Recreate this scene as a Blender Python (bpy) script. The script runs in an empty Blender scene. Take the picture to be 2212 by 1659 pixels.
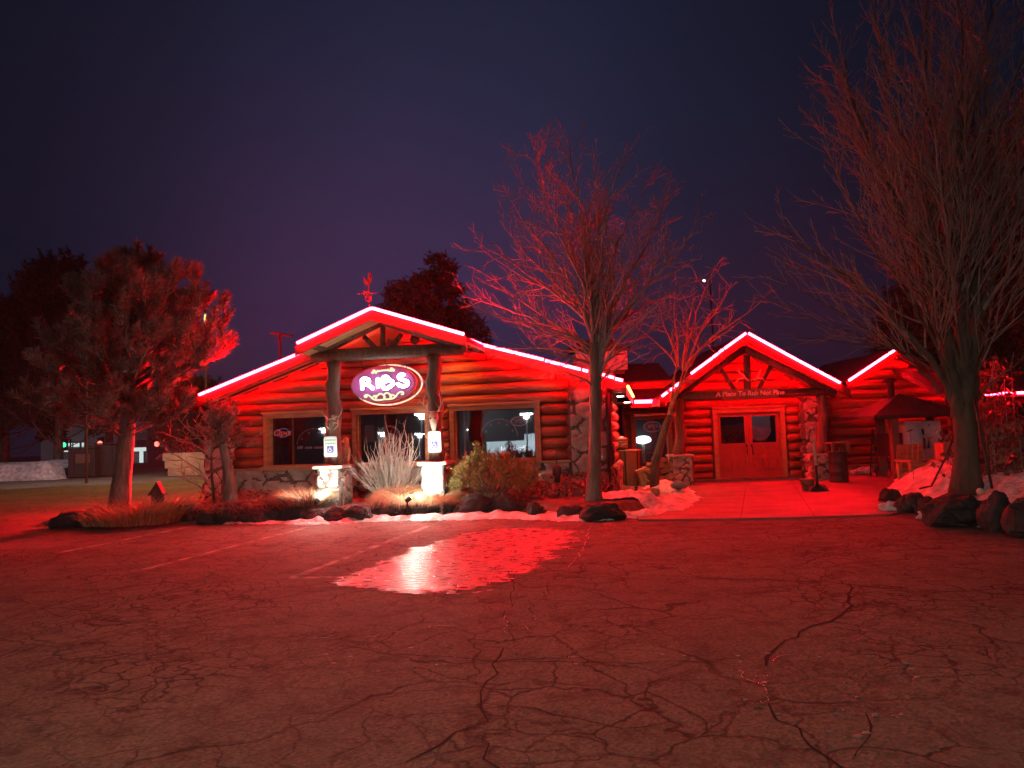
import bpy, bmesh, math, random
from mathutils import Vector, Matrix, noise

sc = bpy.context.scene
COL = sc.collection
V = Vector

# ------------------------------------------------------------------ camera
F = 759.0; K = 2212.0 / 1024.0
CAMZ = 1.6
PITCH = math.atan(50.0 / F); ROLL = math.radians(2.0)
CAM = V((0, 0, CAMZ))
_f = V((0, math.cos(PITCH), math.sin(PITCH))); _u = V((0, -math.sin(PITCH), math.cos(PITCH))); _r = V((1, 0, 0))
CR = math.cos(ROLL) * _r - math.sin(ROLL) * _u
CU = math.sin(ROLL) * _r + math.cos(ROLL) * _u
camd = bpy.data.cameras.new("camera"); camo = bpy.data.objects.new("camera", camd); COL.objects.link(camo)
camd.sensor_width = 36.0; camd.lens = F / 1024.0 * 36.0; camd.clip_end = 2000; camd.clip_start = 0.05
m = Matrix((CR, CU, -_f)).transposed().to_4x4(); m.translation = CAM
camo.matrix_world = m
sc.camera = camo

# ------------------------------------------------------------------ exposure, world
sc.view_settings.view_transform = 'Standard'; sc.view_settings.look = 'None'
sc.view_settings.exposure = 0.0; sc.view_settings.gamma = 1.0
sc.cycles.use_denoising = True
sc.cycles.max_bounces = 6; sc.cycles.diffuse_bounces = 3; sc.cycles.glossy_bounces = 3
sc.cycles.transparent_max_bounces = 12; sc.cycles.volume_bounces = 0
sc.cycles.sample_clamp_indirect = 4.0


def pdir(x, y):
    return (_f + ((x / K - 512) / F) * CR - ((y / K - 384) / F) * CU)


def atY(x, y, Y):
    d = pdir(x, y); return CAM + d * (Y / d.y)


def gz(x, y, z=0.0):
    d = pdir(x, y); return CAM + d * ((z - CAMZ) / d.z)


world = bpy.data.worlds.new("World"); sc.world = world; world.use_nodes = True
nt = world.node_tree; nt.nodes.clear()
N = nt.nodes.new; L = nt.links.new
tc = N('ShaderNodeTexCoord')
bg = N('ShaderNodeBackground'); wo = N('ShaderNodeOutputWorld'); L(bg.outputs[0], wo.inputs[0])


def glow(px, py, width_deg, col):
    """light-polluted patch of the night sky around a compass direction"""
    d = pdir(px, py).normalized()
    dt = N('ShaderNodeVectorMath'); dt.operation = 'DOT_PRODUCT'; L(tc.outputs['Generated'], dt.inputs[0]); dt.inputs[1].default_value = d
    s = 1.0 - math.cos(math.radians(width_deg))
    a = N('ShaderNodeMath'); a.operation = 'SUBTRACT'; L(dt.outputs['Value'], a.inputs[0]); a.inputs[1].default_value = 1.0
    b = N('ShaderNodeMath'); b.operation = 'DIVIDE'; L(a.outputs[0], b.inputs[0]); b.inputs[1].default_value = s
    e = N('ShaderNodeMath'); e.operation = 'EXPONENT'; L(b.outputs[0], e.inputs[0])
    mu = N('ShaderNodeVectorMath'); mu.operation = 'SCALE'; mu.inputs[0].default_value = col; L(e.outputs[0], mu.inputs['Scale'])
    return mu.outputs[0]


sky = N('ShaderNodeTexSky'); sky.sky_type = 'NISHITA'; sky.sun_disc = False
sky.sun_elevation = math.radians(-9); sky.sun_rotation = math.radians(200)
acc = N('ShaderNodeVectorMath'); acc.operation = 'MULTIPLY_ADD'
L(sky.outputs[0], acc.inputs[0]); acc.inputs[1].default_value = (0.05, 0.05, 0.05); acc.inputs[2].default_value = (0.0014, 0.0044, 0.0115)
cur = acc.outputs[0]
for g in (glow(1000, 380, 21, (0.009, 0.0155, 0.038)), glow(860, 730, 14, (0.036, 0.009, 0.036)), glow(1640, 760, 9, (0.012, 0.002, 0.008))):
    ad = N('ShaderNodeVectorMath'); ad.operation = 'ADD'; L(cur, ad.inputs[0]); L(g, ad.inputs[1]); cur = ad.outputs[0]
nz = N('ShaderNodeTexNoise'); nz.inputs['Scale'].default_value = 3.0; nz.inputs['Detail'].default_value = 3
L(tc.outputs['Generated'], nz.inputs['Vector'])
mr = N('ShaderNodeMapRange'); mr.inputs['To Min'].default_value = 0.82; mr.inputs['To Max'].default_value = 1.18; L(nz.outputs[0], mr.inputs[0])
sm = N('ShaderNodeVectorMath'); sm.operation = 'SCALE'; L(cur, sm.inputs[0]); L(mr.outputs[0], sm.inputs['Scale'])
L(sm.outputs[0], bg.inputs[0]); bg.inputs[1].default_value = 1.0


# ------------------------------------------------------------------ helpers
class MB:
    def __init__(self):
        self.v = []; self.f = []; self.mi = []; self.cur = 0

    def add(self, vs, fs):
        o = len(self.v); self.v += [tuple(p) for p in vs]
        self.f += [tuple(i + o for i in q) for q in fs]; self.mi += [self.cur] * len(fs)

    def quad(self, a, b, c, d):
        self.add([a, b, c, d], [(0, 1, 2, 3)])

    def box(self, c, s, ax=None):
        c = V(c); ax = ax or (V((1, 0, 0)), V((0, 1, 0)), V((0, 0, 1)))
        x, y, z = ax[0] * s[0] / 2, ax[1] * s[1] / 2, ax[2] * s[2] / 2
        p = [c - x - y - z, c + x - y - z, c + x + y - z, c - x + y - z, c - x - y + z, c + x - y + z, c + x + y + z, c - x + y + z]
        self.add(p, [(0, 3, 2, 1), (4, 5, 6, 7), (0, 1, 5, 4), (1, 2, 6, 5), (2, 3, 7, 6), (3, 0, 4, 7)])

    def tube(self, pts, r, n=8, cap=True):
        pts = [V(p) for p in pts]
        if not hasattr(r, '__len__'): r = [r] * len(pts)
        rings = []; t0 = (pts[1] - pts[0]).normalized()
        a = t0.orthogonal().normalized()
        for i, p in enumerate(pts):
            t = (pts[min(i + 1, len(pts) - 1)] - pts[max(i - 1, 0)])
            t = t.normalized() if t.length > 1e-9 else t0
            a = (a - t * a.dot(t)); a = a.normalized() if a.length > 1e-6 else t.orthogonal().normalized()
            b = t.cross(a)
            rings.append([p + (a * math.cos(2 * math.pi * k / n) + b * math.sin(2 * math.pi * k / n)) * r[i] for k in range(n)])
        vs = [q for ring in rings for q in ring]; fs = []
        for i in range(len(pts) - 1):
            for k in range(n):
                fs.append((i * n + k, i * n + (k + 1) % n, (i + 1) * n + (k + 1) % n, (i + 1) * n + k))
        if cap:
            fs.append(tuple(reversed(range(n)))); fs.append(tuple((len(pts) - 1) * n + k for k in range(n)))
        self.add(vs, fs)

    def prism(self, poly, off):
        """poly: list of 3-D points (one plane), off: extrusion vector"""
        n = len(poly); off = V(off)
        vs = [V(p) for p in poly] + [V(p) + off for p in poly]
        fs = [tuple(range(n)), tuple(reversed(range(n, 2 * n)))] + [(i, i + n, (i + 1) % n + n, (i + 1) % n) for i in range(n)]
        self.add(vs, fs)

    def blob(self, c, s, seed=0, amp=0.18, sub=3, freq=1.3, rot=0.0, flat=0.0):
        bm = bmesh.new(); bmesh.ops.create_icosphere(bm, subdivisions=sub, radius=1.0)
        M = Matrix.Rotation(rot, 3, 'Z'); c = V(c); so = V((seed * 7.13, seed * 3.7, seed * 1.9))
        vs = []
        for w in bm.verts:
            p = w.co.copy()
            d = noise.noise(p * freq + so) * amp * 1.6 + noise.noise(p * freq * 2.7 + so) * amp * 0.6
            if flat: d -= flat * noise.cell(p * 1.1 + so) * 0.5
            q = p * (1 + d); q = V((q.x * s[0], q.y * s[1], q.z * s[2]))
            vs.append(c + M @ q)
        fs = [tuple(x.index for x in f.verts) for f in bm.faces]
        bm.free(); self.add(vs, fs)

    def build(self, name, mats, parent=None, smooth=False):
        me = bpy.data.meshes.new(name); me.from_pydata(self.v, [], self.f); me.update()
        mats = mats if isinstance(mats, (list, tuple)) else [mats]
        for x in mats: me.materials.append(x)
        if len(mats) > 1: me.polygons.foreach_set('material_index', self.mi)
        if smooth: me.polygons.foreach_set('use_smooth', [True] * len(me.polygons))
        o = bpy.data.objects.new(name, me); COL.objects.link(o)
        if parent is not None:
            o.parent = parent; o.matrix_parent_inverse = parent_mat(parent).inverted()
        return o


def parent_mat(o):
    M = Matrix.LocRotScale(o.location, o.rotation_euler, o.scale)
    if o.parent: M = parent_mat(o.parent) @ o.matrix_parent_inverse @ M
    return M


def thing(name, label, cat, loc=(0, 0, 0), group=None):
    o = bpy.data.objects.new(name, None); COL.objects.link(o); o.location = loc; o.empty_display_size = 0.2
    o['label'] = label; o['category'] = cat
    if group: o['group'] = group
    return o


def tag(o, label, cat, group=None):
    o['label'] = label; o['category'] = cat
    if group: o['group'] = group
    return o


def kind(o, k):
    o['kind'] = k; return o


def copy_tree(o, parent=None):
    c = o.copy(); COL.objects.link(c)
    if parent: c.parent = parent
    for ch in [q for q in bpy.data.objects if q.parent == o]: copy_tree(ch, c)
    return c


class Frame:
    def __init__(self, X, Y, ang):
        self.o = V((X, Y, 0)); a = math.radians(ang)
        self.u = V((math.cos(a), -math.sin(a), 0)); self.n = V((-math.sin(a), -math.cos(a), 0)); self.z = V((0, 0, 1))

    def pt(self, u, v, z):
        return self.o + self.u * u + self.n * v + self.z * z

    def uz(self, x, y, v=0.0):
        d = pdir(x, y); q = self.o + self.n * v
        t = (q - CAM).dot(self.n) / d.dot(self.n); P = CAM + d * t
        return (P - self.o).dot(self.u), P.z

    def px(self, x, y, v=0.0):
        u, z = self.uz(x, y, v); return self.pt(u, v, z)

    def box(self, mb, u0, u1, v0, v1, z0, z1):
        mb.box(self.pt((u0 + u1) / 2, (v0 + v1) / 2, (z0 + z1) / 2), (abs(u1 - u0), abs(v1 - v0), abs(z1 - z0)), (self.u, self.n, self.z))

    def slab(self, mb, poly, v0, v1):
        mb.prism([self.pt(u, v0, z) for u, z in poly], self.n * (v1 - v0))


# ------------------------------------------------------------------ materials
def newmat(name):
    mt = bpy.data.materials.new(name); mt.use_nodes = True; t = mt.node_tree
    return mt, t, t.nodes['Principled BSDF'], t.nodes.new, t.links.new


def pm(name, c1, c2=None, scale=6.0, rough=0.7, bump=0.0, bscale=None, stretch=(1, 1, 1), detail=5, spec=0.4, metal=0.0, dist=0.02):
    mt, t, b, n, l = newmat(name)
    b.inputs['Roughness'].default_value = rough; b.inputs['Metallic'].default_value = metal
    b.inputs['Specular IOR Level'].default_value = spec
    c2 = c2 or tuple(x * 0.7 for x in c1)
    co = n('ShaderNodeTexCoord'); mp = n('ShaderNodeMapping'); mp.inputs['Scale'].default_value = stretch
    l(co.outputs['Object'], mp.inputs[0])
    nz = n('ShaderNodeTexNoise'); nz.inputs['Scale'].default_value = scale; nz.inputs['Detail'].default_value = detail
    l(mp.outputs[0], nz.inputs['Vector'])
    r = n('ShaderNodeValToRGB'); r.color_ramp.elements[0].position = 0.32; r.color_ramp.elements[1].position = 0.68
    r.color_ramp.elements[0].color = (*c2, 1); r.color_ramp.elements[1].color = (*c1, 1)
    l(nz.outputs[0], r.inputs[0]); l(r.outputs[0], b.inputs['Base Color'])
    if bump:
        bn = n('ShaderNodeTexNoise'); bn.inputs['Scale'].default_value = bscale or scale * 4; bn.inputs['Detail'].default_value = 6
        l(mp.outputs[0], bn.inputs['Vector'])
        bp = n('ShaderNodeBump'); bp.inputs['Strength'].default_value = bump; bp.inputs['Distance'].default_value = dist
        l(bn.outputs[0], bp.inputs['Height']); l(bp.outputs[0], b.inputs['Normal'])
    return mt


def em(name, col, strength):
    mt = bpy.data.materials.new(name); mt.use_nodes = True; t = mt.node_tree; t.nodes.clear()
    e = t.nodes.new('ShaderNodeEmission'); e.inputs[0].default_value = (*col, 1); e.inputs[1].default_value = strength
    o = t.nodes.new('ShaderNodeOutputMaterial'); t.links.new(e.outputs[0], o.inputs[0])
    return mt


M = {}
M['log'] = pm('stained_log', (0.38, 0.075, 0.032), (0.15, 0.032, 0.016), 2.6, 0.5, 0.8, 9, (0.3, 5, 5), spec=0.4, detail=9)
M['log_old'] = pm('weathered_log', (0.13, 0.082, 0.058), (0.06, 0.04, 0.03), 4.0, 0.7, 0.7, 12, (4, 4, 0.5))
M['trim'] = pm('wood_trim', (0.42, 0.2, 0.1), (0.28, 0.12, 0.05), 3, 0.5, 0.25, 20, (1, 1, 4))
M['fascia'] = pm('fascia_board', (0.075, 0.005, 0.005), (0.045, 0.003, 0.003), 3, 0.45, 0.2, 20)
M['soffit'] = pm('soffit_pine', (0.55, 0.33, 0.16), (0.4, 0.22, 0.1), 3, 0.5, 0.2, 18, (1, 6, 1))
M['shingle'] = pm('roof_shingle', (0.045, 0.038, 0.036), (0.02, 0.018, 0.018), 9, 0.85, 0.8, 30)
M['stone'] = pm('field_stone', (0.36, 0.32, 0.28), (0.2, 0.17, 0.15), 5, 0.8, 0.7, 24)
M['mortar'] = pm('dark_mortar', (0.11, 0.085, 0.075), (0.07, 0.055, 0.05), 9, 0.9, 0.6, 30)
M['stones'] = [M['stone'], M['mortar']]
M['cap'] = pm('stone_cap', (0.4, 0.37, 0.33), (0.28, 0.25, 0.22), 6, 0.8, 0.5, 30)
M['concrete'] = pm('concrete_walk', (0.15, 0.125, 0.12), (0.075, 0.06, 0.058), 1.4, 0.6, 0.5, 30, detail=8)
M['rock'] = pm('dark_boulder', (0.05, 0.038, 0.038), (0.02, 0.017, 0.018), 4, 0.75, 0.9, 14, dist=0.04)
M['soil'] = pm('bed_soil', (0.16, 0.1, 0.07), (0.07, 0.045, 0.035), 7, 0.95, 1.0, 26, dist=0.05)
M['snow'] = pm('old_snow', (0.78, 0.78, 0.82), (0.36, 0.33, 0.33), 4.5, 0.6, 1.0, 16, detail=10, dist=0.07)
M['bark'] = pm('grey_bark', (0.125, 0.088, 0.062), (0.06, 0.044, 0.033), 8, 0.85, 0.9, 22, (1, 1, 0.3))
M['twig'] = pm('twig_bark', (0.32, 0.245, 0.225), (0.2, 0.15, 0.14), 8, 0.8)
M['midbark'] = pm('tan_bark', (0.24, 0.165, 0.13), (0.12, 0.085, 0.068), 8, 0.85, 0.9, 22, (1, 1, 0.3))
M['dimbark'] = pm('brown_bark', (0.3, 0.22, 0.19), (0.19, 0.135, 0.115), 8, 0.9, 0.6, 22, (1, 1, 0.3))
M['dimwood'] = pm('dark_weathered_wood', (0.06, 0.042, 0.035), (0.035, 0.025, 0.02), 8, 0.8, 0.5, 20)
M['pinebark'] = pm('pine_bark', (0.2, 0.15, 0.12), (0.08, 0.06, 0.05), 7, 0.9, 1.0, 18, (1, 1, 0.35), dist=0.05)
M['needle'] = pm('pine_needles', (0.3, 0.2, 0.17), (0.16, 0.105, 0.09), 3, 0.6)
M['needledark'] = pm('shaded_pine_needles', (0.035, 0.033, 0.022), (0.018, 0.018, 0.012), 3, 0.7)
M['spruce'] = pm('spruce_needles', (0.09, 0.1, 0.06), (0.05, 0.06, 0.04), 2, 0.7)
M['straw'] = pm('dry_grass', (0.42, 0.3, 0.18), (0.28, 0.18, 0.1), 9, 0.8)
M['tuft'] = pm('orange_grass', (0.4, 0.24, 0.13), (0.26, 0.14, 0.075), 9, 0.8)
M['paletwig'] = pm('pale_twigs', (0.45, 0.4, 0.34), (0.32, 0.27, 0.23), 6, 0.7)
M['juniper'] = pm('golden_juniper', (0.26, 0.2, 0.055), (0.14, 0.12, 0.035), 4, 0.7)
M['leaf'] = pm('dead_leaves', (0.24, 0.12, 0.08), (0.12, 0.06, 0.05), 8, 0.8)
M['iron'] = pm('black_iron', (0.035, 0.033, 0.033), (0.02, 0.02, 0.02), 8, 0.5, 0.2, 30)
M['steel'] = pm('stainless_steel', (0.55, 0.55, 0.57), (0.42, 0.42, 0.44), 3, 0.5, 0.1, 40, metal=0.6)
M['smokerpaint'] = pm('brushed_grey_steel', (0.62, 0.6, 0.62), (0.5, 0.48, 0.5), 3, 0.45, 0.1, 40)
M['rust'] = pm('rusty_metal', (0.36, 0.17, 0.1), (0.2, 0.09, 0.06), 3, 0.7, 0.4, 16)
M['white'] = pm('white_paint', (0.75, 0.75, 0.76), (0.66, 0.66, 0.68), 4, 0.45)
M['greypaint'] = pm('grey_box_paint', (0.5, 0.5, 0.56), (0.4, 0.4, 0.45), 2, 0.5)
M['signwhite'] = pm('sign_white', (0.72, 0.74, 0.74), (0.66, 0.68, 0.68), 5, 0.4)
M['signgreen'] = pm('sign_green', (0.12, 0.34, 0.26), (0.1, 0.3, 0.22), 5, 0.5)
M['signblue'] = pm('sign_blue', (0.1, 0.12, 0.4), (0.09, 0.1, 0.34), 5, 0.5)
M['door'] = pm('door_paint', (0.4, 0.055, 0.045), (0.34, 0.042, 0.036), 2, 0.4, 0.06, 30)
M['dark'] = pm('dark_interior', (0.05, 0.035, 0.04), (0.03, 0.02, 0.025), 2, 0.9)
M['brownplastic'] = pm('brown_panel', (0.16, 0.1, 0.075), (0.1, 0.06, 0.05), 6, 0.6, 0.3, 20, (6, 6, 1))
M['wicker'] = pm('wicker', (0.42, 0.28, 0.16), (0.22, 0.13, 0.07), 5, 0.7, 0.9, 40, (1, 1, 6))
M['bone'] = pm('bone', (0.6, 0.54, 0.42), (0.42, 0.35, 0.26), 9, 0.6, 0.3, 30)
M['antler'] = pm('antler', (0.4, 0.32, 0.25), (0.25, 0.19, 0.14), 9, 0.6, 0.3, 30)
M['carving'] = pm('carved_wood', (0.5, 0.32, 0.18), (0.34, 0.2, 0.1), 7, 0.6, 0.4, 22, (1, 1, 3))
M['gold'] = pm('weathered_brass', (0.07, 0.045, 0.04), (0.04, 0.03, 0.025), 6, 0.6)
M['wood'] = pm('raw_wood', (0.46, 0.3, 0.16), (0.3, 0.18, 0.09), 5, 0.7, 0.4, 22, (1, 1, 4))
M['firewood'] = pm('firewood', (0.3, 0.19, 0.12), (0.13, 0.08, 0.06), 6, 0.85, 0.8, 20)
M['facade'] = pm('pale_cladding', (0.62, 0.72, 0.76), (0.58, 0.68, 0.72), 0.5, 0.6)
M['asphalt_bits'] = pm('crack_filler', (0.012, 0.01, 0.01), (0.008, 0.007, 0.007), 6, 0.9)
M['stonewall'] = pm('limestone_block', (0.42, 0.36, 0.26), (0.25, 0.2, 0.14), 1.6, 0.85, 0.8, 6)
M['plank'] = pm('red_plank', (0.5, 0.24, 0.18), (0.36, 0.16, 0.12), 5, 0.6, 0.3, 20)
M['sage'] = pm('grey_green_leaf', (0.2, 0.2, 0.14), (0.12, 0.12, 0.09), 6, 0.7)
M['led'] = em('red_led_tube', (1.0, 0.0034, 0.0085), 720.0)
M['eavefill'] = em('eave_fill_strip', (1.0, 0.0005, 0.006), 90.0)  # glow of the added rope lights that wash the walls
M['ledwarm'] = em('warm_led_tube', (1.0, 0.2, 0.03), 30.0)
M['letter'] = em('white_neon_letter', (1.0, 0.88, 1.0), 13.0)
M['cream'] = em('cream_neon', (1.0, 0.6, 0.47), 1.5)
M['ornament'] = em('ornament_glow', (1.0, 0.88, 0.55), 1.15)
M['signface'] = pm('sign_face_purple', (0.5, 0.13, 0.42), (0.42, 0.1, 0.34), 4, 0.5)
M['signrim'] = pm('sign_rim', (0.5, 0.1, 0.2), (0.45, 0.08, 0.17), 4, 0.4)
M['outline'] = pm('letter_outline', (0.1, 0.06, 0.1), (0.08, 0.05, 0.08), 4, 0.6)
M['neonred'] = em('red_neon_small', (1.0, 0.1, 0.07), 0.75)
M['neonblue'] = em('blue_neon_small', (0.35, 0.3, 0.65), 0.32)
M['neondim'] = em('dim_neon', (1.0, 0.25, 0.28), 0.22)  # weak glow put on unlit sign tubes and window lettering
M['lampwhite'] = em('lamp_white', (0.9, 1.0, 1.0), 40.0)
M['lampcool'] = em('lamp_cool', (0.85, 0.97, 1.0), 6.0)
M['down'] = em('downlight_lens', (1.0, 0.86, 0.62), 14.0)
M['litblue'] = em('lit_blue_panel', (0.1, 0.16, 0.85), 0.6)
M['litgreen'] = em('green_signal', (0.05, 1.0, 0.4), 2.0)
M['litred'] = em('red_signal', (1.0, 0.14, 0.1), 4.0)
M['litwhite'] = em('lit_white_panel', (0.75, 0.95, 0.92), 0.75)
M['litamber'] = em('lit_amber_panel', (1.0, 0.5, 0.12), 0.45)


def glass_mat():
    mt = bpy.data.materials.new('window_glass'); mt.use_nodes = True; t = mt.node_tree; t.nodes.clear(); n = t.nodes.new; l = t.links.new
    tr = n('ShaderNodeBsdfTransparent'); tr.inputs[0].default_value = (0.62, 0.6, 0.64, 1)
    gl = n('ShaderNodeBsdfGlossy'); gl.inputs['Roughness'].default_value = 0.012
    mx = n('ShaderNodeMixShader'); mx.inputs[0].default_value = 0.18
    l(tr.outputs[0], mx.inputs[1]); l(gl.outputs[0], mx.inputs[2])
    o = n('ShaderNodeOutputMaterial'); l(mx.outputs[0], o.inputs[0]); return mt


M['glass'] = glass_mat()


def asphalt_mat():
    mt, t, b, n, l = newmat('cracked_asphalt')
    co = n('ShaderNodeTexCoord')
    wn = n('ShaderNodeTexNoise'); wn.inputs['Scale'].default_value = 1.1; wn.inputs['Detail'].default_value = 5; l(co.outputs['Object'], wn.inputs['Vector'])
    wm = n('ShaderNodeVectorMath'); wm.operation = 'MULTIPLY_ADD'; l(wn.outputs['Color'], wm.inputs[0]); wm.inputs[1].default_value = (0.9, 0.9, 0.9); l(co.outputs['Object'], wm.inputs[2])
    crack = None

    def vor(scale, w0, w1, lo, hi, nscale):
        v = n('ShaderNodeTexVoronoi'); v.feature = 'DISTANCE_TO_EDGE'; v.inputs['Scale'].default_value = scale; l(wm.outputs[0], v.inputs['Vector'])
        mr = n('ShaderNodeMapRange'); mr.inputs['From Min'].default_value = w0; mr.inputs['From Max'].default_value = w1
        mr.inputs['To Min'].default_value = 1; mr.inputs['To Max'].default_value = 0; l(v.outputs['Distance'], mr.inputs[0])
        mn = n('ShaderNodeTexNoise'); mn.inputs['Scale'].default_value = nscale; mn.inputs['Detail'].default_value = 4; l(co.outputs['Object'], mn.inputs['Vector'])
        m2 = n('ShaderNodeMapRange'); m2.inputs['From Min'].default_value = lo; m2.inputs['From Max'].default_value = hi; l(mn.outputs[0], m2.inputs[0])
        mu = n('ShaderNodeMath'); mu.operation = 'MULTIPLY'; l(mr.outputs[0], mu.inputs[0]); l(m2.outputs[0], mu.inputs[1]); return mu.outputs[0]
    c1 = vor(1.7, 0.003, 0.026, 0.38, 0.56, 0.32); c2 = vor(0.55, 0.002, 0.014, 0.36, 0.6, 0.8)
    c3 = vor(4.2, 0.008, 0.06, 0.47, 0.6, 0.45)
    mx = n('ShaderNodeMath'); mx.operation = 'MAXIMUM'; l(c1, mx.inputs[0]); l(c2, mx.inputs[1])
    mx2 = n('ShaderNodeMath'); mx2.operation = 'MAXIMUM'; l(mx.outputs[0], mx2.inputs[0]); l(c3, mx2.inputs[1])
    # base: large stains + aggregate
    s1 = n('ShaderNodeTexNoise'); s1.inputs['Scale'].default_value = 0.5; s1.inputs['Detail'].default_value = 6; l(co.outputs['Object'], s1.inputs['Vector'])
    r1 = n('ShaderNodeValToRGB'); r1.color_ramp.elements[0].position = 0.3; r1.color_ramp.elements[1].position = 0.7
    r1.color_ramp.elements[0].color = (0.105, 0.082, 0.069, 1); r1.color_ramp.elements[1].color = (0.15, 0.12, 0.1, 1); l(s1.outputs[0], r1.inputs[0])
    ag = n('ShaderNodeTexVoronoi'); ag.inputs['Scale'].default_value = 48; l(co.outputs['Object'], ag.inputs['Vector'])
    ag2 = n('ShaderNodeMapRange'); ag2.inputs['To Min'].default_value = 0.62; ag2.inputs['To Max'].default_value = 1.42; l(ag.outputs['Color'], ag2.inputs[0])
    mu = n('ShaderNodeVectorMath'); mu.operation = 'SCALE'; l(r1.outputs[0], mu.inputs[0]); l(ag2.outputs[0], mu.inputs['Scale'])
    mc = n('ShaderNodeMixRGB'); mc.inputs[2].default_value = (0.016, 0.013, 0.012, 1); l(mu.outputs[0], mc.inputs[1])
    cs = n('ShaderNodeMath'); cs.operation = 'MULTIPLY'; cs.inputs[1].default_value = 0.85; l(mx2.outputs[0], cs.inputs[0]); l(cs.outputs[0], mc.inputs[0])
    st = n('ShaderNodeTexNoise'); st.inputs['Scale'].default_value = 2.6; st.inputs['Detail'].default_value = 9; st.inputs['Roughness'].default_value = .7; l(co.outputs['Object'], st.inputs['Vector'])
    sr = n('ShaderNodeMapRange'); sr.inputs['From Min'].default_value = .36; sr.inputs['From Max'].default_value = .5; sr.inputs['To Min'].default_value = .62; sr.inputs['To Max'].default_value = 1.08; l(st.outputs[0], sr.inputs[0])
    sv = n('ShaderNodeVectorMath'); sv.operation = 'SCALE'; l(mc.outputs[0], sv.inputs[0]); l(sr.outputs[0], sv.inputs['Scale'])
    l(sv.outputs[0], b.inputs['Base Color'])
    b.inputs['Roughness'].default_value = 0.82; b.inputs['Specular IOR Level'].default_value = 0.25
    h = n('ShaderNodeMath'); h.operation = 'MULTIPLY_ADD'; l(mx2.outputs[0], h.inputs[0]); h.inputs[1].default_value = -1.2; l(ag.outputs['Distance'], h.inputs[2])
    bp = n('ShaderNodeBump'); bp.inputs['Strength'].default_value = 0.5; bp.inputs['Distance'].default_value = 0.012; l(h.outputs[0], bp.inputs['Height']); l(bp.outputs[0], b.inputs['Normal'])
    return mt


M['asphalt'] = asphalt_mat()


def ice_mat():
    mt, t, b, n, l = newmat('refrozen_ice')
    co = n('ShaderNodeTexCoord'); mp = n('ShaderNodeMapping'); mp.inputs['Scale'].default_value = (1.6, 5, 1); l(co.outputs['Object'], mp.inputs[0])
    nz = n('ShaderNodeTexNoise'); nz.inputs['Scale'].default_value = 3.5; nz.inputs['Detail'].default_value = 7; l(mp.outputs[0], nz.inputs['Vector'])
    r = n('ShaderNodeValToRGB'); r.color_ramp.elements[0].position = 0.38; r.color_ramp.elements[1].position = 0.6
    r.color_ramp.elements[0].color = (0.08, 0.07, 0.07, 1); r.color_ramp.elements[1].color = (0.22, 0.21, 0.23, 1); l(nz.outputs[0], r.inputs[0]); l(r.outputs[0], b.inputs['Base Color'])
    rm = n('ShaderNodeMapRange'); rm.inputs['From Min'].default_value = .35; rm.inputs['From Max'].default_value = .65; rm.inputs['To Min'].default_value = .12; rm.inputs['To Max'].default_value = .5; l(nz.outputs[0], rm.inputs[0]); l(rm.outputs[0], b.inputs['Roughness']); b.inputs['Specular IOR Level'].default_value = 1.0; b.inputs['IOR'].default_value = 1.6
    n2 = n('ShaderNodeTexNoise'); n2.inputs['Scale'].default_value = 16; n2.inputs['Detail'].default_value = 6; l(mp.outputs[0], n2.inputs['Vector'])
    bp = n('ShaderNodeBump'); bp.inputs['Strength'].default_value = 1.0; bp.inputs['Distance'].default_value = 0.012; l(n2.outputs[0], bp.inputs['Height']); l(bp.outputs[0], b.inputs['Normal'])
    return mt


M['ice'] = ice_mat()


def paint_mat():
    mt, t, b, n, l = newmat('worn_road_paint')
    co = n('ShaderNodeTexCoord'); nz = n('ShaderNodeTexNoise'); nz.inputs['Scale'].default_value = 4; nz.inputs['Detail'].default_value = 9; l(co.outputs['Object'], nz.inputs['Vector'])
    r = n('ShaderNodeValToRGB'); r.color_ramp.elements[0].position = 0.42; r.color_ramp.elements[1].position = 0.62
    r.color_ramp.elements[0].color = (0.1, 0.09, 0.085, 1); r.color_ramp.elements[1].color = (0.3, 0.29, 0.27, 1); l(nz.outputs[0], r.inputs[0]); l(r.outputs[0], b.inputs['Base Color'])
    b.inputs['Roughness'].default_value = 0.8; return mt


M['paint'] = paint_mat()


def text_into(mb, s, size, ext, org, ux, uy, uz, align='CENTER', bold=0.0, shear=0.0):
    cu = bpy.data.curves.new('tmp', 'FONT'); cu.body = s; cu.size = size; cu.extrude = ext; cu.align_x = align; cu.align_y = 'CENTER'
    cu.resolution_u = 3; cu.offset = bold; cu.shear = shear
    ob = bpy.data.objects.new('tmp', cu); me = bpy.data.meshes.new_from_object(ob)
    vs = [org + ux * p.co.x + uy * p.co.y + uz * p.co.z for p in me.vertices]
    fs = [tuple(p.vertices) for p in me.polygons]
    mb.add(vs, fs); bpy.data.objects.remove(ob); bpy.data.curves.remove(cu); bpy.data.meshes.remove(me)


def lamp(name, typ, loc, power, col, parent=None, radius=0.1, target=None, spot=None, blend=0.5):
    d = bpy.data.lights.new(name, typ); d.energy = power; d.color = col
    if typ == 'AREA': d.size = radius
    else: d.shadow_soft_size = radius
    o = bpy.data.objects.new(name, d); COL.objects.link(o); o.location = loc
    if target is not None: o.rotation_euler = (V(target) - V(loc)).to_track_quat('-Z', 'Y').to_euler()
    if spot: d.spot_size = math.radians(spot); d.spot_blend = blend
    if parent is not None: o.parent = parent; o.matrix_parent_inverse = parent_mat(parent).inverted()
    return o


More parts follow.
